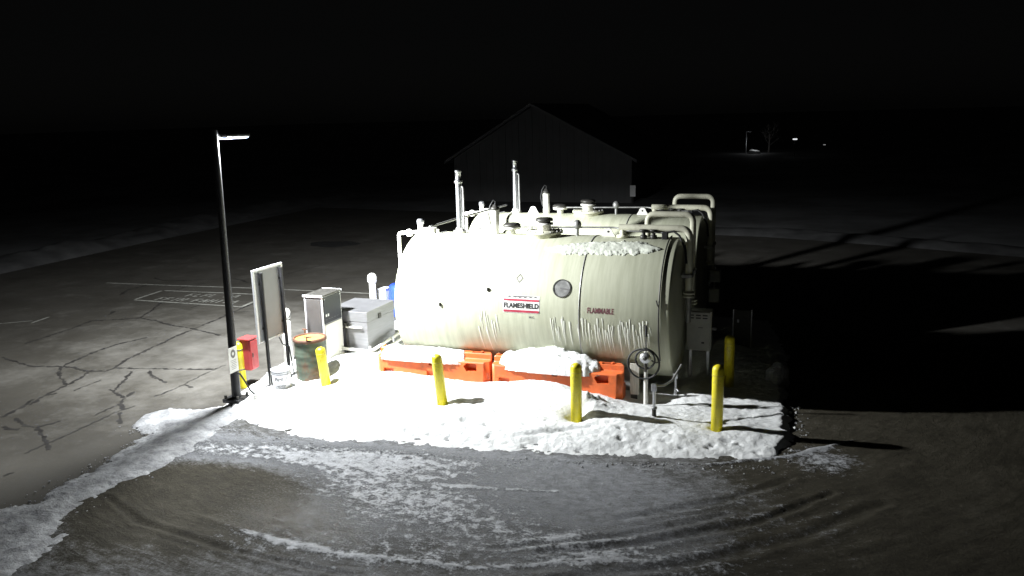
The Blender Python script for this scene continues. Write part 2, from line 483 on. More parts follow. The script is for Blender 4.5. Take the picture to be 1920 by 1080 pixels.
CRACKS = [
[(-14.2,-1.83),(-13.61,-2.01),(-12.94,-2.18),(-12.41,-2.04),(-12.04,-2.0),(-11.51,-2.13),(-11.13,-2.03),(-11.13,-1.82),(-10.52,-1.68),(-9.91,-1.56),(-9.04,-1.36)],
[(-12.04,-2.35),(-12.32,-1.96),(-12.51,-0.99),(-12.52,-0.37),(-12.28,0.32)],
[(-11.11,-1.84),(-11.38,-1.15),(-11.43,-0.71),(-11.52,-0.32),(-11.55,-0.01),(-11.68,0.55),(-11.73,1.23),(-11.83,2.33),(-11.93,2.81),(-11.99,3.47),(-12.04,3.97)],
[(-10.69,0.91),(-11.77,1.27),(-12.69,1.46),(-13.36,1.73),(-13.93,1.83),(-14.39,1.57),(-14.95,1.29),(-14.8,0.6),(-14.76,-0.11),(-14.69,-0.85)],
[(-13.93,1.83),(-14.22,2.55),(-14.76,3.55)],[(-12.04,-2.35),(-11.71,-2.6),(-11.2,-2.92)],
[(-11.46,-2.14),(-11.26,-2.53),(-11.17,-2.93),(-11.08,-3.46),(-10.86,-4.01)],[(-11.04,-3.5),(-10.94,-3.37)],
[(-10.76,-2.51),(-10.76,-2.8),(-10.74,-3.17)],[(-10.59,-1.91),(-10.39,-2.24),(-9.95,-3.01),(-10.13,-2.94)],
[(-9.95,-3.01),(-9.48,-3.24),(-9.57,-2.9)],[(-10.27,-1.77),(-9.97,-2.02),(-9.7,-2.17),(-9.36,-2.32)],
[(-8.99,-1.02),(-9.02,-1.49),(-8.95,-2.33),(-8.95,-2.73),(-8.98,-3.03)],[(-8.95,-2.33),(-8.65,-2.41)],[(-15.06,1.97),(-15.2,2.28)],
[(-16.69,4.0),(-17.03,4.64),(-17.04,5.39)],[(-17.66,6.43),(-17.16,6.17),(-16.33,6.27),(-15.49,6.67),(-14.98,6.92),(-14.53,6.74),(-14.08,6.43)],
[(-13.41,3.14),(-13.43,3.5)],[(-11.97,2.89),(-11.47,3.2)],[(-15.51,4.62),(-15.57,5.39),(-15.35,6.03)],
[(-10.53,-4.59),(-10.05,-4.81),(-9.76,-4.82),(-9.29,-5.11),(-8.75,-5.5)],[(-9.8,-4.79),(-9.66,-4.62),(-9.65,-4.48)],
[(-10.36,-4.95),(-10.15,-5.02),(-9.99,-4.97)],[(-8.99,-5.72),(-9.0,-5.38),(-9.0,-4.77),(-9.02,-4.21),(-9.03,-3.79),(-8.95,-3.53)],
[(-9.27,-4.1),(-9.3,-3.82),(-9.3,-3.52)],[(-9.45,-3.26),(-9.3,-3.52),(-9.0,-3.74)],[(-8.96,-3.87),(-8.53,-4.3)],[(-8.56,-6.42),(-8.52,-6.28)],
[(-10.8,-4.62),(-10.9,-4.17),(-11.07,-3.76)],[(-13.7,7.73),(-13.59,8.87),(-13.42,9.5)],[(-12.91,6.53),(-12.05,6.88),(-11.37,7.7),(-10.79,7.99)],
[(-11.38,4.78),(-11.43,5.92),(-11.28,7.55)]]
THIN = {8, 12, 23, 18, 19, 29, 30, 31, 24}
for i, c in enumerate(CRACKS):
    MB().ribbon(c, .028 if i in THIN else .056, .0075 + (i % 5) * .0004, .022, .06, .75).build("crack", M["tar"], apron)
def line(pts, w=.09):
    MB().ribbon(pts, w, .0105, 0, .4, .12).build("painted_line", M["paint_line"], apron)
line([(-18.59,5.38),(-16.59,5.49),(-13.26,5.74),(-8.73,5.86),(-5.6,5.95)])
line([(-15.77,3.6),(-15.89,4.78)]); line([(-15.82,4.83),(-12.3,5.02)]); line([(-15.72,3.55),(-12.05,3.54)]); line([(-12.10,3.60),(-12.27,4.97)])
line([(-16.32,.73),(-16.43,1.34)], .07); line([(-17.3,.3),(-16.5,.9)], .05)
def letter(x, y, w, h):
    """one worn, unreadable stencilled character"""
    k = random.randrange(5); b = MB(); z = .0105
    L = lambda *p: b.ribbon([(x + u * w, y + v_ * h) for u, v_ in p], .055, z, 0, .15, .3)
    if k == 0: L((0, 0), (0, 1)); L((.15, .95), (1, .95)); L((.15, .5), (.8, .5))
    elif k == 1: L((0, 0), (0, 1)); L((.12, .05), (.95, .05))
    elif k == 2: L((0, 0), (.45, 1)); L((.6, 1), (1, 0))
    elif k == 3: L((.1, .95), (1, .95)); L((.5, 0), (.5, .85))
    else: L((0, 0), (0, 1)); L((1, 0), (1, 1)); L((.12, .5), (.88, .5))
    b.build("painted_letter", M["paint_line"], apron)
for j in range(7):
    if j != 4: letter(-14.62 + j * .24, 4.30 + j * .028, .15, .34)
for j in range(11):
    if j != 4: letter(-15.15 + j * .24, 3.68 + j * .014, .15, .36)
b = MB()
pp = [(-15.62 + 1.05 * cos(a) * (1 + .12 * sin(3 * a)), 13.9 + .75 * sin(a) * (1 + .1 * cos(5 * a)), .008) for a in [2 * pi * k / 40 for k in range(40)]]
b.add(pp, [tuple(range(40))]).build("asphalt_patch", M["patch"], apron)

# the icy drive: a height field with wheel ruts curving round the tank stand
def grid_mesh(name, X, Y, Z, mt, keep=None, uv=None, attrs=None):
    ny, nx = X.shape
    idx = np.arange(nx * ny).reshape(ny, nx)
    q = np.stack([idx[:-1, :-1], idx[:-1, 1:], idx[1:, 1:], idx[1:, :-1]], -1).reshape(-1, 4)
    if keep is not None:
        kq = keep.reshape(-1)[q].any(1); q = q[kq]
    used = np.unique(q); remap = -np.ones(nx * ny, int); remap[used] = np.arange(len(used)); q = remap[q]
    V = np.stack([X.reshape(-1), Y.reshape(-1), Z.reshape(-1)], -1)[used]
    me = bpy.data.meshes.new(name)
    me.vertices.add(len(V)); me.vertices.foreach_set("co", V.reshape(-1))
    me.loops.add(q.size); me.loops.foreach_set("vertex_index", q.reshape(-1).astype(np.int32))
    me.polygons.add(len(q)); me.polygons.foreach_set("loop_start", (np.arange(len(q)) * 4).astype(np.int32))
    me.polygons.foreach_set("loop_total", np.full(len(q), 4, np.int32))
    me.polygons.foreach_set("use_smooth", np.ones(len(q), bool))
    me.update(calc_edges=True)
    if uv is not None:
        lay = me.uv_layers.new(name="UVMap")
        U = np.stack([uv[0].reshape(-1)[used], uv[1].reshape(-1)[used]], -1)
        lay.data.foreach_set("uv", U[q.reshape(-1)].reshape(-1))
    for k, a in (attrs or {}).items():
        at = me.attributes.new(k, 'FLOAT', 'POINT'); at.data.foreach_set("value", a.reshape(-1)[used].astype(np.float32))
    me.materials.append(mt)
    o = bpy.data.objects.new(name, me); COL.objects.link(o)
    return o

gx = np.arange(-7.25, 9.3, .034); gy = np.arange(-13.0, 4.2, .036)
X, Y = np.meshgrid(gx, gy)
CX, CY = -2.6, 1.6
wx = X + .2 * fbm(X * .7, Y * .7, 5, 2); wy = Y + .2 * fbm(X * .7 + 9, Y * .7, 6, 2)
RR = np.hypot(wx - CX, (wy - CY) * 1.0); AA = np.arctan2(wy - CY, wx - CX) * 8.0
fine = fbm(RR * 7, AA * 1.2, 21, 5, .6); rough_n = fbm(X * 5, Y * 5, 31, 5, .6)
def gauss(cx, cy, sx, sy): return np.exp(-((X - cx) / sx) ** 2 - ((Y - cy) / sy) ** 2)
front = Y + 4.35 - .13 * (X + 3)                    # 0 along the toe of the snow bank
toe = np.exp(-((front + .02) / .42) ** 2)
def path_dist(pts):
    best = np.full(X.shape, 1e9)
    for (ax, ay), (bx, by) in zip(pts[:-1], pts[1:]):
        t = np.clip(((X - ax) * (bx - ax) + (Y - ay) * (by - ay)) / ((bx - ax) ** 2 + (by - ay) ** 2), 0, 1)
        best = np.minimum(best, np.hypot(X - ax - t * (bx - ax), Y - ay - t * (by - ay)))
    return best + .05 * fbm(X * 2.5, Y * 2.5, 91, 4, .6)
snow_amt = (.10 * gauss(-3.7, -5.0, 2.0, .9) + .13 * gauss(-2.4, -5.6, 1.9, .75) + .10 * gauss(-4.3, -6.95, 1.7, .35) + .10 * gauss(-1.9, -6.75, 2.0, .5) + .12 * gauss(.2, -6.0, 1.6, .45)
            + .07 * gauss(1.5, -4.6, 1.5, 1.2) + .17 * gauss(2.45, -2.75, .6, .5) + .15 * toe * sstep(.2, -3.6, X) - .34 * gauss(-5.45, -6.2, 1.1, .85) - .02)
snow_amt -= .20 * sstep(2.6, 4.0, X)
ice_amt = (.34 * toe * sstep(1.0, -3.0, X) + .15 * gauss(-2.6, -5.2, 2.6, 1.0) + .08 * gauss(-.2, -4.4, 1.8, .7) + .03 * gauss(.5, -5.8, 3, 1) - .35 * gauss(-5.4, -6.2, 1.4, 1.1)
           - .12 * sstep(.3, 2.0, X) - .12 * sstep(2.4, 4.0, X) + .02)
TRACKS = [([(-6.55, -6.55), (-5.6, -6.98), (-3.9, -7.25), (-2.4, -7.3)], .035, .020, .04), ([(-5.1, -6.62), (-3.9, -6.86), (-2.75, -6.95), (-1.1, -6.74), (.3, -6.1)], .05, -.018, .09),
          ([(-.6, -6.25), (.42, -5.73), (1.65, -4.84), (2.5, -3.78)], .05, .024, .02), ([(-.3, -6.75), (1.0, -6.0), (2.1, -5.1), (3.1, -3.9)], .07, .022, .02), ([(.9, -3.35), (1.96, -2.73), (2.85, -1.87)], .035, -.022, .16),
          ([(-2.4, -4.95), (-1.6, -4.85), (-.85, -4.72)], .03, -.012, .16), ([(.1, -5.2), (1.2, -4.4), (2.0, -3.5)], .05, .015, .03), ([(-1.2, -6.35), (.2, -5.6), (1.3, -4.75)], .04, .014, .03)]
rut2 = np.zeros_like(X)
for pts_, w_, dp_, sa_ in TRACKS:
    q_ = path_dist(pts_)
    rut2 += -dp_ * np.exp(-(q_ / w_) ** 2) + .6 * max(dp_, 0) * np.exp(-((q_ - 2.2 * w_) / w_) ** 2)
    snow_amt += sa_ * (np.exp(-(q_ / (1.3 * w_)) ** 2) if dp_ < 0 else np.exp(-((q_ - 2.4 * w_) / (1.2 * w_)) ** 2) - 1.2 * np.exp(-(q_ / w_) ** 2))
melt = .70 * gauss(-3.5, -6.7, 1.2, .6) + .5 * gauss(-3.9, -5.8, 1.6, .9) + .2 * gauss(-2, -5.5, 2.5, 1) - .1
rut = np.zeros_like(X)
for rc, wd, dp in [(8.45, .11, .014), (8.75, .06, .008), (9.1, .09, .012), (7.75, .08, .009), (9.7, .12, .014), (7.2, .1, .007), (10.4, .12, .012)]:
    u_ = (RR - rc) / wd
    rut += dp * (-np.exp(-u_ ** 2) + .55 * np.exp(-(np.abs(u_) - 1.7) ** 2 * 2.5))
tread = np.sin(AA * 9.0) * np.exp(-((RR - 8.45) / .16) ** 2) * .006
Zd = .030 + .4 * rut * sstep(-13, -5.2, -np.abs(Y + 6) * .4 - 5) * (0.6 + .4 * fbm(AA * .6, RR, 3, 2)) + tread + .006 * fine + .006 * rough_n
Zd += rut2
Zd += .05 * np.clip(snow_amt, 0, .25) * (fbm(RR * 4, AA * 1.6, 77, 4, .65) + .2)
edge = sstep(9.2, 6.5, X) * sstep(4.1, 2.6, Y) * sstep(-7.25, -6.9, X)
Zd = .005 + np.clip(Zd, .0015, .2) * edge
drive = grid_mesh("icy_drive", X, Y, Zd, M["drive"], uv=(RR, AA), attrs={"snow_amount": snow_amt, "ice_amount": ice_amt, "melt_amount": melt})
tag(drive, kind="structure")

# ------------------------------------------------------------------ snow left round the tank stand
PLATEAU = [(-7.05, -3.75), (-6.3, -4.02), (-4.7, -4.2), (-2.3, -3.95), (0, -3.5), (1.72, -3.1), (1.98, -2.3), (1.92, -1.3), (1.82, .2), (1.85, 2.6), (1.3, 5.2), (-5.4, 5.2), (-7.2, 3.0), (-8.0, -.1), (-7.55, -2.5), (-7.4, -3.2)]
EW = [1.0, 1.1, 1.25, 1.2, .95, .20, .16, .14, .2, .5, .5, .5, .5, .35, .35, .4]
BOLLARDS = [(-5.99, -2.02), (-3.57, -2.30), (-1.25, -2.336), (.896, -2.157), (.871, .02)]
_pr = random.Random(23)
PRINTS = [(_pr.uniform(-5.5, 1.6), _pr.uniform(-3.6, -2.5), _pr.uniform(.035, .08)) for _ in range(34)]
def snow_height(x, y):
    x2 = x + .12 * fbm(x * 1.6, y * 1.6, 41, 4, .6) + .11 * sstep(.8, 1.8, x) * fbm(x * 6, y * 6, 47, 4, .65); y2 = y + .10 * fbm(x * 1.6 + 7, y * 1.6, 43, 4, .6) + .10 * sstep(-2.6, -3.4, y) * fbm(x * 5, y * 5, 49, 5, .68)
    d, idx = poly_dists(PLATEAU, x2, y2)
    hmax = .185 + .05 * fbm(x * .8, y * .8, 51, 3) - .055 * sstep(-1.0, 1.2, x)
    fac = np.ones_like(x)
    for i, w in enumerate(EW):
        (ax, ay), (bx, by) = PLATEAU[i], PLATEAU[(i + 1) % len(PLATEAU)]
        t = np.clip(((x2 - ax) * (bx - ax) + (y2 - ay) * (by - ay)) / ((bx - ax) ** 2 + (by - ay) ** 2), 0, 1)
        fac = np.minimum(fac, np.clip(np.hypot(x2 - ax - t * (bx - ax), y2 - ay - t * (by - ay)) / w, 0, 1))
    h = hmax * (.35 * fac + .65 * sstep(0, 1, fac)) * (d > 0)
    lump = sstep(0, .35, d)
    h = h + lump * (.032 * fbm(x * 2.4, y * 2.4, 61, 4, .55) + .020 * fbm(x * 12, y * 12, 63, 4, .7))
    # drift against the barriers
    h += .26 * np.exp(-((x + 2.1) / .95) ** 2 - ((y + 1.75) / .38) ** 2) + .17 * np.exp(-((x + 4.3) / 1.2) ** 2 - ((y + 1.65) / .34) ** 2)
    h += .22 * np.exp(-((x + 6.1) / .45) ** 2 - ((y + 1.0) / .5) ** 2) * lump
    # ploughed lump behind the third bollard
    h += .20 * np.exp(-((x + 1.15) / .34) ** 2 - ((y + 2.02) / .22) ** 2) * (1 + .5 * fbm(x * 6, y * 6, 71, 4))
    # cleared strip under the tanks and by the pipe stands
    under = np.exp(-np.clip(np.abs(y - 1.6) - 2.15, 0, 9) ** 2 / .05) * sstep(-5.6, -5.0, x) * sstep(.35, .0, x)
    h *= 1 - .8 * under
    h *= 1 - .75 * np.exp(-((x + .35) / .6) ** 2 - ((y + 1.15) / .35) ** 2)
    # furrow that runs in front of the third bollard
    fl = np.abs((y + 2.9) - (x + 1.3) * .55)
    h -= .05 * np.exp(-(fl / .05) ** 2) * np.exp(-((x + 1.3) / .55) ** 2) * lump
    for i, (bx, by) in enumerate(BOLLARDS):
        rr = np.hypot(x - bx, y - by)
        h *= 1 - (.85 if i == 2 else .55) * np.exp(-(rr / (.2 if i == 2 else .14)) ** 2)
    # footprints and pits
    for (fx, fy, fr) in [(-5.2, -3.4, .09), (-4.0, -3.3, .1), (-3.4, -3.6, .08), (-2.9, -3.0, .09), (.9, -2.75, .05), (1.25, -2.6, .04), (.5, -2.95, .05), (1.1, -3.0, .06), (-1.6, -3.3, .1)] + PRINTS:
        h -= .05 * np.exp(-((x - fx) / fr) ** 2 - ((y - fy) / (fr * .7)) ** 2)
    return np.where(d > 0, np.maximum(h, .004), -.02), d
sx = np.arange(-8.5, 2.4, .026); sy = np.arange(-4.7, 5.6, .026)
X, Y = np.meshgrid(sx, sy)
Hs, D = snow_height(X, Y)
plateau = grid_mesh("snow_bank", X, Y, Hs + .012, M["snow"], keep=D > 0)
tag(plateau, "trampled white snow bank spread round the fuel tanks and yellow bollards", "snow bank")
def ground_z(x, y):
    h, d = snow_height(np.array([[x]], float), np.array([[y]], float))
    return max(.01, float(h[0, 0]) + .012)

BERM = [(-7.0, -2.95), (-7.69, -3.36), (-8.2, -3.48), (-8.47, -3.82), (-8.25, -4.35), (-7.87, -4.56), (-7.70, -4.45), (-7.6, -4.87), (-7.5, -5.27), (-7.47, -5.67), (-7.4, -6.18), (-7.44, -6.58), (-7.37, -6.98), (-7.65, -7.21), (-7.6, -9.5), (-6.0, -9.5), (-5.9, -8.5), (-6.05, -7.7), (-6.45, -7.2), (-6.56, -6.97), (-6.58, -6.33), (-6.54, -5.88), (-6.4, -5.4), (-6.55, -4.5), (-6.6, -3.6)]
bx_ = np.arange(-8.8, -5.4, .028); by_ = np.arange(-9.8, -2.7, .028)
X, Y = np.meshgrid(bx_, by_)
x2 = X + .22 * fbm(X * 2.6, Y * 2.6, 141, 6, .68); y2 = Y + .22 * fbm(X * 2.6 + 5, Y * 2.6, 143, 6, .68)
D, _i = poly_dists(BERM, x2, y2)
Hb = .05 * sstep(0, .35, D) * (1 + .5 * fbm(X * 1.2, Y * 1.2, 151, 3)) + sstep(0, .10, D) * (.035 * fbm(X * 5, Y * 5, 153, 6, .68) + .012)
Hb = np.where(D > 0, np.maximum(Hb, .006), -.02) + .016
berm = grid_mesh("snow_berm", X, Y, Hb, M["berm"], keep=D > 0)
tag(berm, "low ridge of grey ploughed snow running from the lamp post beside the cracked asphalt", "snow ridge")

def rock(name, mt, c, r, seed, sq=.7, parent=None, sub=2):
    bm = bmesh.new(); bmesh.ops.create_icosphere(bm, subdivisions=sub, radius=1)
    rs = random.Random(seed); ph = [rs.uniform(0, 6) for _ in range(6)]
    for v in bm.verts:
        k = 1 + .18 * sin(3 * v.co.x + ph[0]) + .16 * sin(4 * v.co.y + ph[1]) + .12 * sin(5 * v.co.z + ph[2]) + .1 * sin(7 * v.co.x + 6 * v.co.y + ph[3])
        v.co = Vector((v.co.x * r * k, v.co.y * r * k * .8, v.co.z * r * k * sq)) + Vector(c)
    bm.verts.index_update()
    b = MB(); b.add([v.co for v in bm.verts], [[v.index for v in f.verts] for f in bm.faces], True); bm.free()
    return b.build(name, mt, parent)
rs = random.Random(3)
for i in range(9):
    t = rs.random() ** .8
    y = -3.15 + 3.2 * t
    x = 1.96 + rs.uniform(-.08, .22) * rs.random() - .05 * t
    r = rs.uniform(.018, .035)
    tag(rock("snow_chunk", M["snow"], (x, y, .02 + r * .55), r, i, .75), "small broken snow chunk along the cut edge of the snow bank", "snow chunk", "snow chunks along the cut edge")
tag(rock("snow_lump", M["berm"], (1.66, .34, .2), .19, 91, 1.15, sub=3), "rounded pale snow lump standing alone in the dark beside the tanks", "snow lump")

cr_ = MB(); rs = random.Random(31)
bm = bmesh.new(); bmesh.ops.create_icosphere(bm, subdivisions=1, radius=1); bm.verts.index_update()
ICO_V = [v.co.copy() for v in bm.verts]; ICO_F = [[v.index for v in f.verts] for f in bm.faces]; bm.free()
def crumb(x, y, z, r):
    k = [rs.uniform(.6, 1.25) for _ in ICO_V]
    cr_.add([(x + v.x * r * q, y + v.y * r * q, z + v.z * r * q * .7) for v, q in zip(ICO_V, k)], ICO_F)
for _ in range(620):
    i = rs.choice([0, 1, 1, 2, 2, 2, 3, 3, 3, 3, 4, 4, 4, 4, 5, 6, 7]); t = rs.random()
    (ax, ay), (bx, by) = PLATEAU[i], PLATEAU[i + 1]
    nx, ny = (by - ay), -(bx - ax); L = math.hypot(nx, ny)
    o_ = .02 + abs(rs.gauss(0, .13)); r = .006 + .016 * rs.random() ** 2.5
    crumb(ax + (bx - ax) * t + nx / L * o_, ay + (by - ay) * t + ny / L * o_, .034 + r * .3, r)
for _ in range(260):
    i = rs.choice([4, 5, 6, 7, 8, 9, 10, 11, 12, 19, 20, 21, 22]); t = rs.random()
    (ax, ay), (bx, by) = BERM[i], BERM[i + 1]
    r = .006 + .018 * rs.random() ** 2.5
    crumb(ax + (bx - ax) * t + rs.gauss(0, .12), ay + (by - ay) * t + rs.gauss(0, .12), .02 + r * .3, r)
tag(cr_.build("snow_crumbs", M["berm"], fix=False), "loose snow crumbs scattered along the snow's edges", "snow", kind="stuff")

# ------------------------------------------------------------------ the two tanks
TR, TL, TZ = 1.22, 4.952, 1.47
def tank_y(ang, r=TR): return -r * sin(ang)
def on_tank(x, ang, dr=0.0):
    return (x, -(TR + dr) * sin(ang), TZ + (TR + dr) * cos(ang))
def cyl_patch(b, pts2d, dr):
    pass
def label_on_tank(name, mt, vs, fs, x0, z0, dr, parent):
    """flat lettering wrapped on the near side of the shell; vs in (along, up) metres"""
    a0 = math.acos((z0 - TZ) / TR)
    b = MB(); b.add([on_tank(x0 + u, a0 - v_ / TR, dr) for u, v_ in vs], fs)
    return b.build(name, mt, parent, fix=False)
def rect(w, h, n=8):
    vs = []; fs = []
    for i in range(n + 1):
        for s_ in (-1, 1): vs.append((s_ * w / 2, -h / 2 + h * i / n))
    for i in range(n): fs.append((2 * i, 2 * i + 1, 2 * i + 3, 2 * i + 2))
    return vs, fs

def build_tank(label):
    T = thing("fuel_tank", label, "fuel tank", (0, 0, 0), None)
    # shell with rounded knuckles and shallow dished heads
    prof = [(0, -TL - .05), (.6, -TL - .045), (1.1, -TL - .02)]
    prof += [(TR - .035 + .035 * sin(a), -TL + .02 - .035 * cos(a)) for a in [R(5), R(30), R(60)]]
    prof += [(TR, -TL + .02), (TR, -3.3), (TR, -1.5), (TR, -.02)]
    prof += [(TR - .035 + .035 * sin(a), -.02 + .035 * cos(a)) for a in [R(60), R(30), R(5)]]
    prof += [(1.1, .02), (.6, .045), (0, .05)]
    MB().lathe((0, 0, TZ), prof, 96, 'x').build("shell", M["tank"], T)
    for xs in (-1.5,):
        MB().lathe((0, 0, TZ), [(TR - .01, xs - .012), (TR + .006, xs - .009), (TR + .007, xs + .009), (TR - .01, xs + .012)], 96, 'x').build("band", M["grey_metal"], T)
    for xs in (-4.15, -.75):
        b = MB(); n = 16
        top = [(-.8 + 1.6 * i / n) for i in range(n + 1)]
        vs = []; fs = []
        for side in (xs - .1, xs + .1):
            vs += [(side, y, .012) for y in top] + [(side, y, TZ - math.sqrt(TR ** 2 - y * y) + .004) for y in top]
        k = n + 1
        for i in range(n):
            fs += [(i, i + 1, k + i + 1, k + i), (2 * k + i, 3 * k + i, 3 * k + i + 1, 2 * k + i + 1), (i, 2 * k + i, 2 * k + i + 1, i + 1), (k + i, k + i + 1, 3 * k + i + 1, 3 * k + i)]
        fs += [(0, k, 3 * k, 2 * k), (n, 2 * k + n, 3 * k + n, k + n)]
        b.add(vs, fs).build("saddle", M["concrete"], T)
    zt = TZ + TR
    # tall vent
    v = MB().cyl((-4.13, 0, zt - .03), .058, 1.02, n=20, r2=.055).build("vent_pipe", M["galv"], T)
    MB().lathe((-4.13, 0, zt), [(.0, -.01), (.12, -.01), (.12, .04), (.075, .045), (.075, .09), (.0, .09)], 20).build("base_flange", M["white_metal"], v)
    MB().lathe((-4.13, 0, zt + .93), [(.0, 0), (.072, 0), (.075, .04), (.065, .06), (.052, .07), (.052, .2), (.06, .2), (.06, .24), (0, .245)], 20).build("vent_cap", M["galv"], v)
    MB().tube(pipe_path([(-4.04, 0, zt - .02), (-4.04, 0, zt + .86), (-4.09, 0, zt + .88)], .03), .020, 10).build("side_tube", M["grey_metal"], v)
    # gauge stand-pipe with whip cable
    g_ = MB().cyl((-3.41, 0, zt - .03), .075, .5, n=18).build("gauge_pipe", M["white_metal"], T)
    MB().lathe((-3.41, 0, zt + .44), [(0, 0), (.08, 0), (.08, .05), (.05, .06), (.04, .1), (0, .1)], 16).build("gauge_head", M["dark_metal"], g_)
    MB().tube([(-3.41, 0, zt + .54), (-3.40, 0, zt + .60), (-3.44, -.01, zt + .62), (-3.50, -.02, zt + .52), (-3.53, -.03, zt + .36), (-3.50, -.03, zt + .2), (-3.44, -.06, zt + .1)], .012, 8).build("whip_cable", M["rubber"], g_)
    # fill cap
    c_ = MB().lathe((-3.09, 0, zt), [(.0, -.02), (.07, -.02), (.07, .09), (.15, .09), (.16, .11), (.16, .14), (.0, .14)], 20).build("fill_neck", M["white_metal"], T)
    MB().lathe((-3.09, 0, zt + .142), [(0, 0), (.165, 0), (.165, .035), (.13, .06), (0, .065)], 20).build("fill_cap", M["dark_metal"], c_)
    for k in range(6):
        a = 2 * pi * k / 6
        MB().cyl((-3.09 + .14 * cos(a), .14 * sin(a), zt + .085), .012, .06, n=6).build("bolt", M["dark_metal"], c_)
    # manway with emergency vent
    h_ = MB().lathe((-2.46, 0, zt), [(0, -.06), (.30, -.06), (.30, .03), (.34, .035), (.34, .075), (.1, .08), (0, .08)], 32).build("manway", M["cream_pipe"], T)
    for k in range(14):
        a = 2 * pi * k / 14
        MB().cyl((-2.46 + .315 * cos(a), .315 * sin(a), zt + .075), .014, .025, n=6).build("bolt", M["grey_metal"], h_)
    e_ = MB().lathe((-2.46, 0, zt + .082), [(0, 0), (.12, 0), (.12, .1), (.165, .105), (.165, .135), (0, .137)], 24).build("emergency_vent", M["white_metal"], h_)
    MB().lathe((-2.46, 0, zt + .222), [(0, 0), (.11, 0), (.11, .03), (.16, .035), (.16, .065), (.14, .085), (0, .09)], 24).build("vent_lid", M["dark_metal"], h_)
    # round junction box on a stem
    j_ = MB().cyl((-1.84, 0, zt - .02), .03, .14, n=12).build("junction_stem", M["grey_metal"], T)
    bm = bmesh.new(); bmesh.ops.create_uvsphere(bm, u_segments=16, v_segments=10, radius=.075)
    b = MB(); bm.verts.index_update(); b.add([(v.co.x - 1.84, v.co.y, v.co.z * 1.15 + zt + .2) for v in bm.verts], [[v.index for v in f.verts] for f in bm.faces], True); bm.free()
    b.build("junction_box", M["grey_metal"], j_)
    # conduit along the crown
    MB().tube(pipe_path([(-2.95, -.05, zt + .14), (-1.9, -.02, zt + .15), (-1.15, 0, zt + .16), (-.9, -.1, zt + .12), (-.25, -.12, zt + .10)], .08), .016, 8).build("crown_conduit", M["grey_metal"], T)
    # lifting lugs
    for lx in (-3.72, -1.27):
        b = MB(); n = 14
        pts = [(-.13, -.01), (.13, -.01)] + [(.11 * cos(a), .10 + .055 * sin(a)) if False else (.07 * cos(a), .09 + .06 * sin(a)) for a in [pi * k / n for k in range(n + 1)]]
        hole = [(.018 * cos(2 * pi * k / 10), .085 + .018 * sin(2 * pi * k / 10)) for k in range(10)]
        vs = [(lx + u, y_, zt + w) for y_ in (-.012, .012) for u, w in pts]; N = len(pts)
        fs = [tuple(range(N)), tuple(range(2 * N - 1, N - 1, -1))] + [(i, (i + 1) % N, N + (i + 1) % N, N + i) for i in range(N)]
        lug = b.add(vs, fs).build("lifting_lug", M["white_metal"], T)
        MB().cyl((lx, -.016, zt + .085), .02, .032, 'y', 10).build("lug_hole", M["black"], lug)
    # suction pipes running over the right-hand end
    for (x0, y0, zz, xe, zb, nm) in ((-1.0, -.06, zt + .17, .16, 1.72, "suction_pipe"), (-.64, .38, zt + .36, .16, 1.5, "return_pipe")):
        p = MB().tube(pipe_path([(x0 - .06, y0, zz), (xe, y0, zz), (xe, y0, zb)], .16), .062 if y0 < 0 else .055, 16) if y0 < 0 else MB().tube(pipe_path([(x0, y0 - .0, zt - .08), (x0, y0, zz), (xe, y0, zz), (xe, y0, zb)], .14), .055, 16)
        p = p.build(nm, M["cream_pipe"], T)
        if y0 < 0:
            MB().cyl((x0, y0, zt - .02), .055, .16, n=14).build("riser", M["cream_pipe"], p)
            MB().lathe((x0, y0, zt + .0), [(0, 0), (.11, 0), (.11, .04), (0, .04)], 16).build("riser_flange", M["cream_pipe"], p)
            MB().tube([(xe, y0, zb), (xe, y0, 1.22)], .05, 14).build("lower_pipe", M["grey_metal"], p)
        MB().lathe((xe, y0, zb - .02), [(0, -.03), (.1, -.03), (.1, .0), (.07, .005), (.07, .025), (.1, .03), (.1, .06), (0, .06)], 16).build("pipe_union", M["cream_pipe"], p)
        MB().box(.03, xe + .07, y0 - .09, y0 + .09, 2.02, 2.08, .004).build("pipe_clamp", M["grey_metal"], p)
    # small valves near the right-hand end
    for (vx, vy) in ((-.62, -.12), (-.45, -.1)):
        w_ = MB().lathe((vx, vy, zt - .01), [(0, 0), (.06, 0), (.06, .06), (.035, .07), (.035, .13), (.075, .135), (.075, .165), (0, .17)], 14).build("small_valve", M["dark_metal"], T)
    b = MB().box(-.30, -.20, -.16, -.06, zt - .02, zt + .12, .01); b.build("sensor_box", M["black"], T)
    MB().tube([(-.25, -.11, zt + .1), (-.1, -.12, zt + .13), (.0, -.14, zt + .06), (.11, -.2, zt - .16), (.14, -.25, zt - .4)], .02, 8).build("sensor_cable", M["rubber"], T)
    # left-hand end: valve group and drop pipe
    l_ = MB().tube(pipe_path([(-4.55, -.05, zt + .03), (-5.40, -.05, zt - .03), (-5.40, -.05, .95)], .06), .035, 12).build("drop_pipe", M["white_metal"], T)
    for (vx, s_) in ((-5.17, .075), (-4.72, .06)):
        MB().lathe((vx, -.05, zt - .02), [(0, -s_), (s_ * .7, -s_ * .8), (s_, 0), (s_ * .7, s_ * .8), (0, s_)], 14).build("valve_body", M["white_metal"], l_)
    s2 = MB().cyl((-4.93, -.05, zt + .0), .05, .15, n=14).build("solenoid_valve", M["white_metal"], l_)
    MB().lathe((-4.93, -.05, zt + .15), [(0, 0), (.065, 0), (.07, .07), (.05, .1), (0, .11)], 14).build("solenoid_cap", M["galv"], s2)
    MB().box(-4.88, -4.62, -.13, .03, zt + .0, zt + .09, .012).build("valve_block", M["white_metal"], l_)
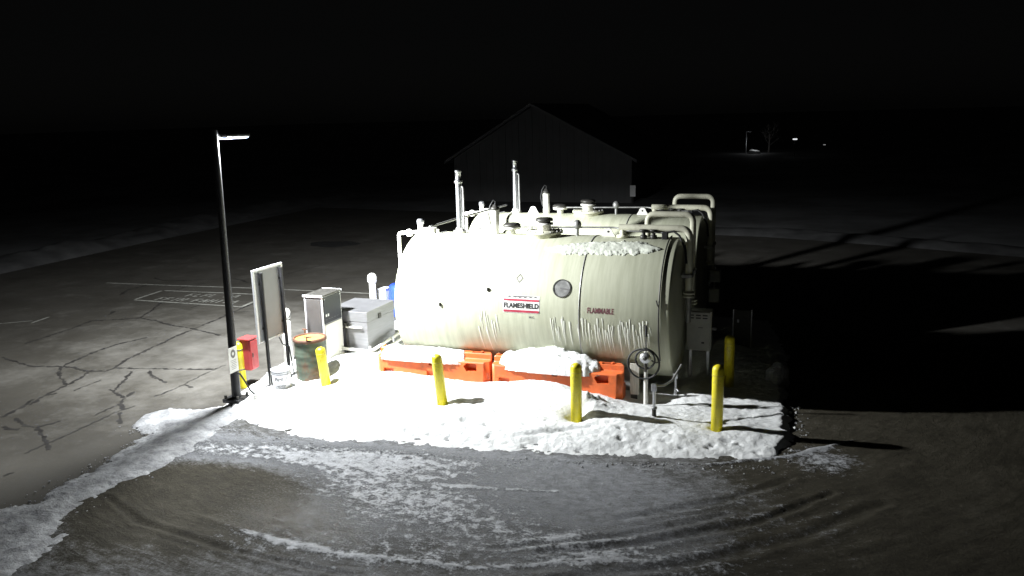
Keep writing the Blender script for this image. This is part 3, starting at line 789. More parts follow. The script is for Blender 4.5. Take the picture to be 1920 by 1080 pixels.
    MB().tube([(-4.62, -.1, zt - .0), (-4.5, -.28, zt - .03), (-4.42, -.20, zt + .02), (-4.36, -.12, zt + .03)], .014, 6).build("valve_cable", M["grey_metal"], l_)
    return T

tank1 = build_tank("white fuel tank with printed labels and snow on its shoulder, behind the orange barriers")
tank2 = copy_tree(tank1)
tank2["label"] = "plain white fuel tank standing behind the one with printed labels"
tank2.location = (0, 3.19, 0)
# only on the front tank: labels, port, conduit, ice
vs, fs = rect(.66, .30); label_on_tank("brand_label", M["label_white"], vs, fs, -2.525, 1.655, .003, tank1)
for zz, hh in ((1.725, .035), (1.535, .04)):
    vs, fs = rect(.64, hh, 2); label_on_tank("label_stripe", M["ink_red"], vs, fs, -2.525, zz, .006, tank1)
vs, fs = text_mesh("FLAMESHIELD", .118, .004, 1.0)
wmax = max(v[0] for v in vs) - min(v[0] for v in vs)
vs = [(u * .63 / wmax, w) for u, w in vs]
label_on_tank("label_lettering", M["ink_black"], vs, fs, -2.525, 1.628, .007, tank1)
# torn black heading strip
n = 26; vs = []; fs = []
for i in range(n + 1):
    u = -.22 + .44 * i / n * 1.18
    t = .02 + .012 * math.sin(i * 1.3) + (.008 if 6 < i < 17 else 0)
    vs += [(u, .018), (u, .018 - max(.006, t))]
for i in range(n): fs.append((2 * i + 1, 2 * i + 3, 2 * i + 2, 2 * i))
label_on_tank("torn_label_strip", M["ink_grey"], vs, fs, -2.55, 1.778, .006, tank1)
vs, fs = text_mesh("FLAMMABLE", .13, .003, .8)
wmax = max(v[0] for v in vs) - min(v[0] for v in vs)
vs = [(u * .45 / wmax, w) for u, w in vs]
label_on_tank("flammable_lettering", M["ink_maroon"], vs, fs, -1.13, 1.61, .003, tank1)
vs, fs = text_mesh("M.C.", .055, .001, 1.0); label_on_tank("small_lettering", M["ink_grey"], vs, fs, -2.33, 1.435, .003, tank1)
vs = [(0, .085), (.065, 0), (0, -.085), (-.065, 0), (0, .065), (.048, 0), (0, -.065), (-.048, 0)]
label_on_tank("diamond_placard", M["ink_grey"], vs, [(0, 4, 5, 1), (1, 5, 6, 2), (2, 6, 7, 3), (3, 7, 4, 0)], -2.59, 2.08, .004, tank1)
def disc(rad, n=32): return [(rad * cos(2 * pi * k / n), rad * sin(2 * pi * k / n)) for k in range(n)], [tuple(range(n))]
vs, fs = disc(.155); pt = label_on_tank("round_port", M["grey_metal"], vs, fs, -1.815, 1.95, .006, tank1)
vs = [(.158 * cos(2 * pi * k / 32), .158 * sin(2 * pi * k / 32)) for k in range(32)] + [(.142 * cos(2 * pi * k / 32), .142 * sin(2 * pi * k / 32)) for k in range(32)]
label_on_tank("port_rim", M["dark_metal"], vs, [(k, (k + 1) % 32, 32 + (k + 1) % 32, 32 + k) for k in range(32)], -1.815, 1.95, .012, tank1)
vs = [(-.03, .0), (.14, -.02), (.135, -.045), (-.03, -.02)]; label_on_tank("port_pointer", M["ink_grey"], vs, [(3, 2, 1, 0)], -1.815, 1.96, .010, tank1)
for (x, z) in ((-3.15, 1.88), (-4.05, 1.58)):
    p = on_tank(x, math.acos((z - TZ) / TR), .0)
    MB().box(x - .015, x + .015, p[1] - .03, p[1] + .01, z - .03, z + .03, .005).build("weld_stud", M["dark_metal"], tank1)
MB().tube([on_tank(-.16, R(a), .02) for a in range(-4, 128, 4)], .013, 8).build("side_conduit", M["dark_metal"], tank1)
MB().tube([on_tank(-.16, R(78), .02), on_tank(-.18, R(76), .05), on_tank(-.2, R(73), .05)], .012, 8).build("conduit_hook", M["dark_metal"], tank1)
MB().tube([on_tank(-.16, R(126), .02), (-.24, on_tank(0, R(126), .05)[1], on_tank(0, R(126))[2] - .02), (-.30, -1.06, .78)], .013, 8).build("conduit_elbow", M["dark_metal"], tank1)
# frozen drips low on the shell
rs = random.Random(11)
for i in range(72):
    x = -3.35 + rs.random() * .62 if i < 9 else -2.0 + 1.72 * rs.random() ** .8
    a0 = 95 + rs.uniform(-7, 7); a1 = a0 + rs.uniform(6, 26)
    n = 7; w = rs.uniform(.004, .016); sl = rs.uniform(-.01, .045); vs = []; fs = []
    for k in range(n + 1):
        t = k / n; a = R(a0 + (a1 - a0) * t); ww = w * (1 - t) ** .6 * (1.3 if k == 1 else 1) + .001
        xx = x + sl * t
        vs += [on_tank(xx - ww, a, .001), on_tank(xx - ww * .4, a, .005 * (1 - t * .5)), on_tank(xx + ww * .4, a, .005 * (1 - t * .5)), on_tank(xx + ww, a, .001)]
    for k in range(n):
        for q in range(3): fs.append((4 * k + q, 4 * k + q + 1, 4 * k + q + 5, 4 * k + q + 4))
    b = MB(); b.add(vs, fs, True).build("ice_streak", M["ice"], tank1)
# snow lying on the shoulder
xs_ = np.arange(-2.4, -.25, .014); as_ = np.radians(np.arange(12, 44, .55))
XX, AN = np.meshgrid(xs_, as_)
mid = np.radians(26 + 3.5 * np.sin(XX * 2.1) + 2 * sstep(-1.4, -.5, XX)); half = np.radians(10.5) * np.clip(1 - ((XX + 1.25) / 1.02) ** 4, 0, 1) * (.62 + .38 * sstep(-2.3, -.9, XX))
e_ = 1 - np.abs(AN - mid) / np.maximum(half, 1e-3) + .55 * fbm(XX * 9, AN * 11, 201, 5, .65)
th = np.where(e_ > 0, .006 + .024 * sstep(0, .7, e_) * (1 + .4 * fbm(XX * 5, AN * 6, 205, 3, .5)) + .0045 * fbm(XX * 22, AN * 26, 207, 3), -.02)
PX = XX; PY = -(TR + th) * np.sin(AN); PZ = TZ + (TR + th) * np.cos(AN)
sc_ = grid_mesh("shoulder_snow", PX, PY, PZ, M["crust"], keep=e_ > 0)
tag(sc_, "crusted strip of snow lying on the shoulder of the labelled tank", "snow")

# conduit between the tanks, on a post
cv = thing("crossover_conduit", "thin grey conduit sloping across between the two tank tops", "conduit", (-4.8, 1.6, 0))
MB().tube([(-4.75, -.02, 2.79), (-4.62, 1.5, 2.82), (-4.35, 3.19, 2.86)], .022, 10).build("conduit", M["grey_metal"], cv)
MB().tube([(-4.62, 1.5, .02), (-4.62, 1.5, 2.84)], .028, 10).build("post", M["white_metal"], cv)
MB().lathe((-4.62, 1.5, 2.78), [(0, 0), (.05, .01), (.05, .08), (0, .09)], 12).build("clamp", M["white_metal"], cv)

# ------------------------------------------------------------------ lamp post
LX, LY = -7.18, -3.02
lz = ground_z(LX, LY)
lamp = thing("lamp_post", "black tapered lamp post with lit flat lamp head, standing at the snow's corner", "lamp post", (LX, LY, 0))
b = MB(); n = 8
LT = LX + .085
b.tube([(LX, LY, .02), (LX + .02, LY, 1.2), (LT, LY, 4.70)], .1, 8, True, [.080, .070, .046]); b.build("pole", M["black"], lamp)
bp_ = MB().box(LX - .17, LX + .17, LY - .17, LY + .17, lz - .02, lz + .05, .012).build("base_plate", M["black"], lamp)
for a in (-1, 1):
    for c in (-1, 1):
        MB().cyl((LX + a * .125, LY + c * .125, lz + .05), .026, .06, n=6).build("anchor_nut", M["dark_metal"], bp_)
MB().box(LT - .03, LT + .03, LY + .04, LY + .13, 4.60, 4.66, .008).build("arm", M["black"], lamp)
hd = MB().box(LT - .16, LT + .16, LY + .11, LY + .70, 4.60, 4.66, .02).build("lamp_head", M["black"], lamp)
MB().box(LT - .13, LT + .13, LY + .13, LY + .68, 4.582, 4.602, .006).build("lamp_lens", M["lamp_lens"], hd)
MB().cyl((LT, LY, 4.70), .052, .03, n=8).build("pole_cap", M["black"], lamp)
MB().tube([(LX + .095, LY - .04, .62), (LX + .14, LY - .02, .60), (LX + .2, LY + .02, .45), (LX + .28, LY + .03, .30), (LX + .36, LY + .02, .25), (LX + .40, LY, .16)], .016, 8).build("power_cable", M["rubber"], lamp)
MB().cyl((LX + .40, LY, lz - .02), .035, .14, n=12).build("cable_plug", M["white_metal"], lamp)
pl = bpy.data.lights.new("lamp_light", 'POINT')
pl.energy = LAMP_POWER; pl.shadow_soft_size = .09; pl.color = (.95, .98, 1.0)
pl.use_nodes = True
ln = pl.node_tree; em = ln.nodes["Emission"]
# forward-throw photometry of the lamp head: strongest in front (+Y), weaker to the sides and behind, cut off near the horizontal
tc = ln.nodes.new("ShaderNodeTexCoord"); sp = ln.nodes.new("ShaderNodeSeparateXYZ"); ln.links.new(tc.outputs["Normal"], sp.inputs[0])
def photometry(sock, absolute, stops):
    if absolute:
        ab = ln.nodes.new("ShaderNodeMath"); ab.operation = 'ABSOLUTE'; ln.links.new(sock, ab.inputs[0]); sock = ab.outputs[0]
    else:
        ab = ln.nodes.new("ShaderNodeMath"); ab.operation = 'MULTIPLY_ADD'; ab.inputs[1].default_value = .5; ab.inputs[2].default_value = .5
        ln.links.new(sock, ab.inputs[0]); sock = ab.outputs[0]
    cr = ln.nodes.new("ShaderNodeValToRGB"); ln.links.new(sock, cr.inputs[0]); el = cr.color_ramp.elements
    while len(el) < len(stops): el.new(.5)
    for i, (p_, v_) in enumerate(stops):
        el[i].position = p_; el[i].color = (v_, v_, v_, 1)
    return cr.outputs[0]
side = photometry(sp.outputs["X"], True, [(0, 1), (.3, 1), (.5, .78), (.7, .55), (.85, .39), (1, .32)])
front = photometry(sp.outputs["Y"], False, [(.08, .12), (.2, .36), (.35, .50), (.5, .9), (.6, 1)])
cut = photometry(sp.outputs["Z"], True, [(0, .015), (.1, .07), (.2, .6), (.27, 1), (.5, .95), (.66, .68), (.8, .42), (1, .26)])
m1 = ln.nodes.new("ShaderNodeMath"); m1.operation = 'MULTIPLY'; ln.links.new(side, m1.inputs[0]); ln.links.new(front, m1.inputs[1])
m2 = ln.nodes.new("ShaderNodeMath"); m2.operation = 'MULTIPLY'; ln.links.new(m1.outputs[0], m2.inputs[0]); ln.links.new(cut, m2.inputs[1])
ln.links.new(m2.outputs[0], em.inputs["Strength"])
plo = bpy.data.objects.new("lamp_light", pl); plo.location = (.085, .32, 4.47); COL.objects.link(plo); plo.parent = lamp
# small notice on the post
nt_ = thing("pole_notice", "small white notice with a grey round emblem fixed to the lamp post", "sign", (LX + .11, LY - .12, .88))
sx_ = LX + .10
MB().box(sx_, sx_ + .006, LY - .23, LY + .0, .66, 1.10, .0).build("plate", M["sign_white"], nt_)
b = MB(); n = 24
b.add([(sx_ + .009, LY - .115 + .06 * cos(2 * pi * k / n), .985 + .075 * sin(2 * pi * k / n)) for k in range(n)] + [(sx_ + .009, LY - .115 + .03 * cos(2 * pi * k / n), .985 + .03 * sin(2 * pi * k / n)) for k in range(n)],
      [(k, (k + 1) % n, n + (k + 1) % n, n + k) for k in range(n)]); b.build("emblem", M["ink_grey"], nt_, fix=False)
for k in range(6):
    MB().box(sx_ + .0065, sx_ + .009, LY - .19 + .01 * (k % 3), LY - .045 - .012 * (k % 2), .87 - k * .03, .876 - k * .03).build("print_line", M["ink_grey"], nt_)

# ------------------------------------------------------------------ bollards
def make_bollard(label, r=.088, h=1.05):
    o = thing("bollard", label, "bollard", (0, 0, 0), "yellow bollards along the tank stand")
    prof = [(0, -.15), (r, -.15), (r, h - r * .95)] + [(r * cos(a), h - r * .95 + r * .95 * sin(a)) for a in [R(15 * k) for k in range(1, 6)]] + [(0, h)]
    MB().lathe((0, 0, 0), prof, 24).build("sleeve", M["yellow"], o)
    MB().lathe((0, 0, 0), [(r + .001, h - .16), (r + .004, h - .157), (r + .004, h - .147), (r + .001, h - .144)], 24).build("sleeve_seam", M["yellow_dark"], o)
    MB().lathe((0, 0, 0), [(r * .8, -.02), (r + .035, -.02), (r + .03, .02), (r * .9, .03)], 20).build("base_collar", M["dark_metal"], o)
    return o
B0 = make_bollard("")
binfo = [((-5.99, -2.02), .87, (-.02, .10), "yellow bollard beside the rusty drum"),
         ((-3.57, -2.30), 1.0, (-.02, .09), "tilted yellow bollard before the left orange barrier"),
         ((-1.25, -2.336), 1.04, (0, 0), "yellow bollard standing in a snow hollow before the right orange barrier"),
         ((.896, -2.157), 1.13, (0, 0), "yellow bollard at the outer corner of the snow bank"),
         ((.871, .02), 1.01, (0, 0), "dim yellow bollard in shadow at the tanks' end")]
for i, ((x, y), top, lean, lab) in enumerate(binfo):
    o = B0 if i == 0 else copy_tree(B0)
    z = .02
    o.location = (x, y, z); o["label"] = lab
    o.scale = (1, 1, (top - z) / 1.05)
    o.rotation_euler = (0, -lean[1], 0)
BY, BX = -2.17, -7.72
yb = thing("extinguisher_post", "stout yellow post carrying the red cabinet beside the lamp post", "post", (BX, BY, 0))
MB().lathe((BX, BY, 0), [(0, .01), (.085, .01), (.085, .82)] + [(.085 * cos(R(a)), .82 + .075 * sin(R(a))) for a in (20, 40, 60, 80)] + [(0, .896)], 20).build("post", M["yellow"], yb)
for zz in (.36, .74): MB().lathe((BX, BY, zz), [(.08, 0), (.09, 0), (.09, .02), (.08, .02)], 20).build("strap", M["dark_metal"], yb)
rc = thing("extinguisher_cabinet", "red fire extinguisher cabinet mounted on the yellow post", "cabinet", (-7.62, -2.06, .35))
b = MB().box(-7.71, -7.49, -2.16, -1.93, .34, .93, .03); b.build("case", M["red"], rc)
MB().box(-7.488, -7.47, -2.145, -1.945, .37, .905, .008).build("door", M["red"], rc)
MB().box(-7.468, -7.455, -2.12, -2.10, .60, .68, .003).build("latch", M["dark_metal"], rc)
MB().box(-7.73, -7.47, -2.19, -1.90, .925, .955, .012).build("lid", M["red"], rc)
MB().box(-7.72, -7.708, -2.14, -1.95, .4, .88, .002).build("bracket", M["dark_metal"], rc)
# ------------------------------------------------------------------ notice board seen from behind
sb = thing("notice_board", "large grey notice board on two dark posts, seen from behind", "sign board", (-6.95, -2.1, 0))
for y in (-2.376, -1.79):
    MB().tube([(-6.93, y, .01), (-6.93, y, 2.25)], .032, 8).build("post", M["black"], sb)
pn = MB().box(-6.985, -6.968, -2.51, -1.74, 1.03, 2.28, .003).build("panel", M["alu"], sb)
for (y0, y1, z0, z1) in ((-2.56, -2.51, 1.0, 2.32), (-1.74, -1.69, 1.0, 2.32), (-2.51, -1.74, 2.28, 2.32), (-2.51, -1.74, 1.0, 1.03)):
    MB().box(-7.0, -6.963, y0, y1, z0, z1, .004).build("frame_bar", M["frame_white"], pn)
for y in (-2.376, -1.79):
    for z in (1.25, 2.05): MB().box(-6.966, -6.958, y - .05, y + .05, z - .02, z + .02, .003).build("bracket", M["dark_metal"], pn)
MB().tube([(-6.90, -2.05, 1.0), (-6.9, -1.97, .86), (-6.9, -1.88, .80), (-6.89, -1.79, .76), (-6.88, -1.76, .5), (-6.86, -1.74, .14)], .012, 6).build("hanging_cable", M["rubber"], sb)
# ------------------------------------------------------------------ drum and bucket
dx, dy = -6.48, -1.72
dz = .05
dr_ = thing("oil_drum", "rusty green steel drum with an ochre lid beside the fuel dispenser", "drum", (dx, dy, dz))
prof = [(0, 0), (.285, 0), (.292, .012), (.283, .03)]
for zz in np.linspace(.05, .84, 34):
    bulge = .013 * (math.exp(-((zz - .30) / .018) ** 2) + math.exp(-((zz - .59) / .018) ** 2)) + .003 * math.sin(zz * 60)
    prof.append((.282 + bulge, float(zz)))
prof += [(.285, .865), (.293, .88), (.293, .893), (.276, .893), (.272, .87)]
db = MB().lathe((dx, dy, dz), prof, 40).build("body", M["drum"], dr_)
rim = MB().lathe((dx, dy, dz), [(.286, .842), (.305, .845), (.308, .872), (.3, .9), (.276, .905), (.274, .885)], 40).build("rim_band", M["rust"], dr_)
ld = MB().lathe((dx, dy, dz), [(.275, .872), (.2, .874), (.1, .878), (0, .88)], 40).build("lid", M["lid_orange"], dr_)
MB().lathe((dx - .01, dy + .01, dz + .879), [(0, .02), (.035, .018), (.04, 0)], 14).build("bung", M["rust"], ld)
for (ux, uy) in ((-.23, .20), (.12, -.27)):
    c = MB().cyl((dx + ux, dy + uy, dz + .83), .014, .14, n=8)
    c.box(dx + ux - .05, dx + ux + .05, dy + uy - .012, dy + uy + .012, dz + .965, dz + .985, .004)
    c.build("clamp_bolt", M["rust"], rim)
ux, uy = -6.70, -2.36
bz = ground_z(ux, uy) - .04
bk = thing("bucket", "white plastic bucket with a handwritten mark beside the notice board", "bucket", (ux, uy, bz))
MB().lathe((ux, uy, bz), [(0, 0), (.145, 0), (.15, .01), (.172, .36), (.18, .365), (.18, .385), (.17, .385), (.168, .36), (.15, .05), (0, .04)], 32).build("pail", M["bucket"], bk)
for zz in (.30, .335): MB().lathe((ux, uy, bz), [(.166, zz - .006), (.178, zz - .004), (.178, zz + .004), (.168, zz + .006)], 32).build("rib", M["bucket"], bk)
hp = [(ux + .182 * cos(a), uy + .02 + .182 * sin(a) * .3, bz + .35 - .30 * abs(sin(a))) for a in [R(t) for t in range(180, 361, 12)]]
MB().tube([(p[0], uy - .185 * math.sqrt(max(0, 1 - ((p[0] - ux) / .185) ** 2)) - .012, p[2]) for p in hp], .006, 6).build("handle", M["grey_metal"], bk)
def on_pail(txt, size, zc, sh, shear=.15):
    vs, fs = text_mesh(txt, size, .003, 1.0)
    b = MB(); out = []
    for u, w in vs:
        a = R(-62) + (u + shear * w + sh) / .17
        rr = .15 + (zc + w) / .36 * .022 + .003
        out.append((ux + rr * cos(a), uy + rr * sin(a), bz + zc + w))
    b.add(out, fs); b.build("handwriting", M["ink_grey"], bk, fix=False)
on_pail("Fuel", .085, .22, -.03)
b = MB()
for k in range(7):
    a = R(-62) + (-.09 + k * .028) / .17
    rr = .159
    b.tube([(ux + rr * cos(a), uy + rr * sin(a), bz + .11), (ux + rr * cos(a + .06), uy + rr * sin(a + .06), bz + .09 - .012 * (k % 3)), (ux + rr * cos(a + .11), uy + rr * sin(a + .11), bz + .105)], .004, 5)
b.build("scribble", M["ink_grey"], bk)
# ------------------------------------------------------------------ white posts
def white_post(x, y, h, r, head, lab):
    o = thing("white_post", lab, "post", (x, y, 0))
    MB().lathe((x, y, 0), [(0, .01), (r, .01), (r * .95, h - head * 2.2), (r * .7, h - head * 2.0), (0, h - head * 2.0)], 20).build("shaft", M["white_metal"], o)
    MB().lathe((x, y, h - head * 2.1), [(0, 0), (head * .8, .0), (head, head * .35), (head, head * 1.15)] + [(head * cos(R(a)), head * 1.15 + head * .95 * sin(R(a))) for a in (20, 40, 60, 80)] + [(0, head * 2.1)], 20).build("cap", M["white_metal"], o)
    return o
white_post(-7.52, -.95, 1.26, .095, .105, "white capped guard post between the notice board and the dispenser")
white_post(-7.93, 3.25, 1.15, .085, .115, "white round-headed post standing behind the stainless cabinet")
# blue drum and white carton behind the stainless box
bd = thing("blue_drum", "blue plastic drum half hidden behind the front tank", "drum", (-7.42, 3.72, .01))
prof = [(0, 0), (.26, 0), (.28, .03), (.275, .1)] + [(.28 + .012 * math.exp(-((zz - .45) / .1) ** 2), float(zz)) for zz in np.linspace(.15, .68, 12)] + [(.27, .76), (.22, .80), (0, .81)]
MB().lathe((-7.42, 3.72, .01), prof, 28).build("body", M["blue"], bd)
MB().lathe((-7.42, 3.72, .82), [(0, .03), (.05, .03), (.05, 0)], 12).build("bung", M["blue"], bd)
wb = thing("white_bin", "small white square bin next to the blue plastic drum", "bin", (-7.82, 3.6, .01))
MB().box(-7.93, -7.72, 3.48, 3.72, .012, .68, .02).build("body", M["bucket"], wb)
MB().box(-7.94, -7.71, 3.47, 3.73, .682, .72, .012).build("lid", M["bucket"], wb)
# ------------------------------------------------------------------ fuel dispenser
fd = thing("fuel_dispenser", "stainless fuel dispenser with a dark display panel on its side", "fuel dispenser", (-6.76, -.77, 0))
x0, x1, y0, y1 = -6.96, -6.56, -1.10, -.44
MB().box(x0 + .004, x1 - .004, y0 + .004, y1 - .004, .02, 1.548, .006).build("cabinet", M["steel"], fd)
for (a, c) in ((x0, y0), (x1, y0), (x1, y1), (x0, y1)):
    sxx = .022 if a == x0 else -.022; syy = .022 if c == y0 else -.022
    MB().box(min(a, a + sxx), max(a, a + sxx), min(c, c + syy), max(c, c + syy), .02, 1.552, .003).build("corner_trim", M["frame_white"], fd)
tp = MB().box(x0 - .012, x1 + .012, y0 - .012, y1 + .012, 1.55, 1.58, .006).build("top_cover", M["dark_metal"], fd)
for (a, c, d, e) in ((x0 - .018, x1 + .018, y0 - .02, y0 - .0125), (x0 - .018, x1 + .018, y1 + .0125, y1 + .02)):
    MB().box(a, c, d, e, 1.545, 1.585, .002).build("edge_trim", M["frame_white"], tp)
dp = MB().box(x1 - .006, x1 + .012, y0 + .03, y1 - .03, 1.02, 1.53, .004).build("display_panel", M["panel_dark"], fd)
for k in range(2): MB().box(x1 + .0125, x1 + .016, y0 + .07 + k * .07, y0 + .115 + k * .07, 1.15, 1.20, .002).build("display_digit_window", M["sign_white"], dp)
for k in range(5): MB().box(x1 + .0125, x1 + .014, y0 + .06 + k * .1, y0 + .12 + k * .1, 1.09, 1.097).build("print_line", M["ink_grey"], dp)
for yy in (y0 + .06, y1 - .06): MB().cyl((x1 + .012, yy, 1.495), .012, .006, 'x', 10).build("screw", M["galv"], dp)
MB().box(x1 - .004, x1 + .008, y0 + .03, y1 - .03, .08, .99, .004).build("front_door", M["white_metal"], fd)
MB().box(x0 + .05, x1 - .05, y0 - .005, y0 + .01, .55, 1.5, .004).build("side_door", M["shaded_steel"], fd)
# ------------------------------------------------------------------ stainless cabinet with piping
sc2 = thing("stainless_cabinet", "stainless steel cabinet with a hinged lid and low pipework, left of the tank", "cabinet", (-6.5, .2, 0))
x0, x1, y0, y1 = -6.98, -6.06, -.34, .80
MB().box(x0, x1, y0, y1, .24, .90, .01).build("body", M["steel"], sc2)
ld = MB().box(x0 - .012, x1 + .012, y0 - .012, y1 + .012, .905, 1.11, .012).build("lid", M["steel"], sc2)
MB().box(x1 + .012, x1 + .03, .1, .2, .88, .98, .005).build("latch", M["dark_metal"], ld)
for (a, c) in ((x0 + .04, y0 + .04), (x1 - .04, y0 + .04), (x1 - .04, y1 - .04), (x0 + .04, y1 - .04)):
    MB().box(a - .025, a + .025, c - .025, c + .025, .012, .245, .003).build("leg", M["galv"], sc2)
MB().tube([(x0 + .05, y0 - .05, .80), (x1 - .1, y0 - .05, .80)], .022, 10).build("handrail_pipe", M["white_metal"], sc2)
MB().box(x0 + .42, x0 + .47, y0 - .08, y0 - .0, .77, .88, .006).build("valve", M["dark_metal"], sc2)
MB().tube([(x0 + .445, y0 - .02, .78), (x0 + .445, y0 - .02, .26)], .012, 8).build("drain_tube", M["dark_metal"], sc2)
for k, (zz, off) in enumerate(((.36, .10), (.26, .17))):
    MB().tube(pipe_path([(x0 + .1, y0 - off - .12, zz + .06), (x1 + off, y0 - off, zz - .02), (x1 + off + .05, y1 + .1, zz + .08)], .12), .032, 12).build("low_pipe", M["white_metal"], sc2)
for (px_, py_) in ((x1 + .1, y0 - .12), (x1 + .18, .35)):
    MB().tube([(px_, py_, .02), (px_, py_, .46)], .026, 10).build("pipe_stand", M["galv"], sc2)
# ------------------------------------------------------------------ orange barriers
def bool_cut(o, cutters):
    for c in cutters:
        md = o.modifiers.new("cut", 'BOOLEAN'); md.operation = 'DIFFERENCE'; md.object = c; md.solver = 'EXACT'
    dg = bpy.context.evaluated_depsgraph_get()
    me = bpy.data.meshes.new_from_object(o.evaluated_get(dg))
    o.modifiers.clear(); o.data = me
    for c in cutters: bpy.data.objects.remove(c)
def barrier(x0, x1, label, skew):
    t = thing("plastic_barrier", label, "barrier", ((x0 + x1) / 2, -1.2, 0), "orange barriers before the tank")
    prof = [(-1.44, .03), (-1.38, .20), (-1.35, .555), (-1.335, .575), (-1.20, .585), (-1.185, .60), (-1.17, .675), (-1.155, .69), (-1.05, .69), (-1.035, .675), (-1.02, .03)]
    b = MB(); n = len(prof)
    xs = [x0, x0 + .02, x1 - .02, x1]; sc = [.97, 1, 1, .97]
    cy, cz = -1.22, .36
    vs = [(x, cy + (y - cy) * s_ + skew * (x - x0), cz + (z - cz) * s_ if z > .05 else z) for x, s_ in zip(xs, sc) for y, z in prof]
    fs = [tuple(range(n))[::-1], tuple(range(3 * n, 4 * n))]
    for i in range(3):
        for k in range(n): fs.append((i * n + k, i * n + (k + 1) % n, (i + 1) * n + (k + 1) % n, (i + 1) * n + k))
    body = b.add(vs, fs).build("body", M["orange"], t)
    cs = []
    def cutter(mb): cs.append(mb.build("cutter", M["orange"], t))
    L = x1 - x0
    def wedge(xa, xb, ya, yb, za, zb):
        b = MB(); c = [(xa, ya, za + .6 * (zb - za)), (xa + .05, ya, zb), (xb, ya, zb), (xb, ya, za), (xa + .06, ya, za)]
        b.add(c + [(p[0], yb, p[2]) for p in c], [(0, 1, 2, 3, 4), (9, 8, 7, 6, 5)] + [(i, (i + 1) % 5, 5 + (i + 1) % 5, 5 + i) for i in range(5)]); return b
    so = skew * L
    cutter(wedge(x1 - .47, x1 - .22, -1.6, -1.24 + so, .40, .545))
    cutter(wedge(x1 - .40, x1 - .16, -1.16 + so, -1.07 + so, .60, .8))
    cutter(MB().box(x0 + .14, x0 + .34, -1.6, -1.28, .24, .36)); cutter(MB().box(x0 + 1.0, x0 + 1.2, -1.6, -1.28, .24, .36))
    cutter(MB().cyl((x1 + .03, -1.40 + so, -.1), .13, 1.0, n=20)); cutter(MB().cyl((x1 + .03, -1.05 + so, .35), .09, 1.0, n=20))
    cutter(MB().cyl((x0 - .03, -1.40, -.1), .11, 1.0, n=20))
    cutter(MB().box(x0 + .50 * L - .05, x0 + .50 * L + .05, -1.6, -1.29, .46, .7))
    bool_cut(body, cs)
    MB().cyl((x0 + .50 * L, -1.26 + so * .5, .575), .055, .03, n=16).build("fill_plug", M["black"], t)
    for xx in (x0 + .05, x1 - .2):
        MB().tube([(xx, -1.10 + skew * (xx - x0), .685), (xx, -1.10 + skew * (xx - x0), .71)], .03, 10).build("pin_socket", M["orange"], t)
    return t
barrier(-5.32, -3.14, "orange plastic barrier thinly capped with snow, left of its twin", .03)
barrier(-3.06, -.74, "orange plastic barrier under a big heap of snow, nearer the hose reel", .0)
# snow heaped on the barriers
def heap(name, x0, x1, y0, y1, zfun, label):
    X, Y = np.meshgrid(np.arange(x0, x1, .022), np.arange(y0, y1, .022))
    Z, keep = zfun(X, Y)
    o = grid_mesh(name, X, Y, Z, M["snow"], keep=keep)
    return tag(o, label, "snow")
def z_right(X, Y):
    u = (X + 2.05) / .92; v_ = (Y + 1.20) / .22
    e = 1 - (np.abs(u) ** 2.6 + np.abs(v_) ** 3) + .4 * fbm(X * 5, Y * 7, 301, 5, .65)
    top = .56 + .10 * sstep(-1.24, -1.15, Y)
    z = top + np.clip(e, 0, 1) ** .5 * (.15 + .10 * np.exp(-((X + 1.95) / .55) ** 2)) + .05 * fbm(X * 5, Y * 5, 303, 5, .65) + .02 * fbm(X * 16, Y * 16, 305, 3)
    return np.where(e > 0, z, top - .05), e > 0
heap("heaped_snow", -3.15, -1.0, -1.48, -.96, z_right, "big rounded heap of snow on top of an orange barrier")
def z_left(X, Y):
    sk = .03 * (X + 5.32)
    u = (X + 4.45) / .82; v_ = (Y - sk + 1.21) / .19
    e = 1 - (np.abs(u) ** 4 + np.abs(v_) ** 4) + .45 * fbm(X * 5, Y * 8, 311, 5, .65)
    top = .57 + .105 * sstep(-1.215, -1.165, Y - sk)
    z = top + np.clip(e, 0, 1) ** .5 * .06 + .035 * fbm(X * 6, Y * 6, 313, 5, .65) + .015 * fbm(X * 16, Y * 16, 315, 3)
    return np.where(e > 0, z, top - .05), e > 0
heap("barrier_snow", -5.35, -3.5, -1.46, -.95, z_left, "thin white cap of snow along the left orange barrier")
# ------------------------------------------------------------------ hose reel, plank and pipe stands by the tank's right end
hr = thing("hose_hanger", "white pipe stand with a black hose coiled round its gauge", "hose stand", (-.33, -1.36, 0))
hx, hy = -.33, -1.38
MB().tube([(hx, hy, .01), (hx, hy, 1.02)], .035, 12).build("post", M["white_metal"], hr)
MB().tube([(hx, hy, 1.0), (hx, hy, 1.28)], .012, 8).build("rod", M["dark_metal"], hr)
MB().tube([(hx, hy, 1.27), (hx, hy, 1.46)], .02, 8).build("rod_grip", M["rubber"], hr)
gg = MB().lathe((hx, hy - .10, .93), [(0, 0), (.085, 0), (.09, .015), (.09, .05), (0, .055)], 20, 'y').build("gauge", M["galv"], hr)
MB().lathe((hx, hy - .106, .93), [(0, 0), (.035, 0), (.035, .006), (0, .006)], 16, 'y').build("gauge_face", M["dark_metal"], gg)
MB().tube([(hx, hy - .06, .84), (hx + .01, hy - .08, .78), (hx, hy - .05, .70)], .025, 8).build("nozzle", M["dark_metal"], hr)
cp_ = []
for k in range(101):
    t = k / 100; a = R(90) - t * 4 * pi
    rr = .255 if t < .5 else .155
    if .44 < t < .56: rr = .255 + (.155 - .255) * (t - .44) / .12
    zc = .83 if t < .44 else (.83 + (.91 - .83) * min(1, (t - .44) / .12))
    cp_.append((hx - .03 * (t < .5) + rr * cos(a), hy - .05 - .035 * t, zc + rr * sin(a)))
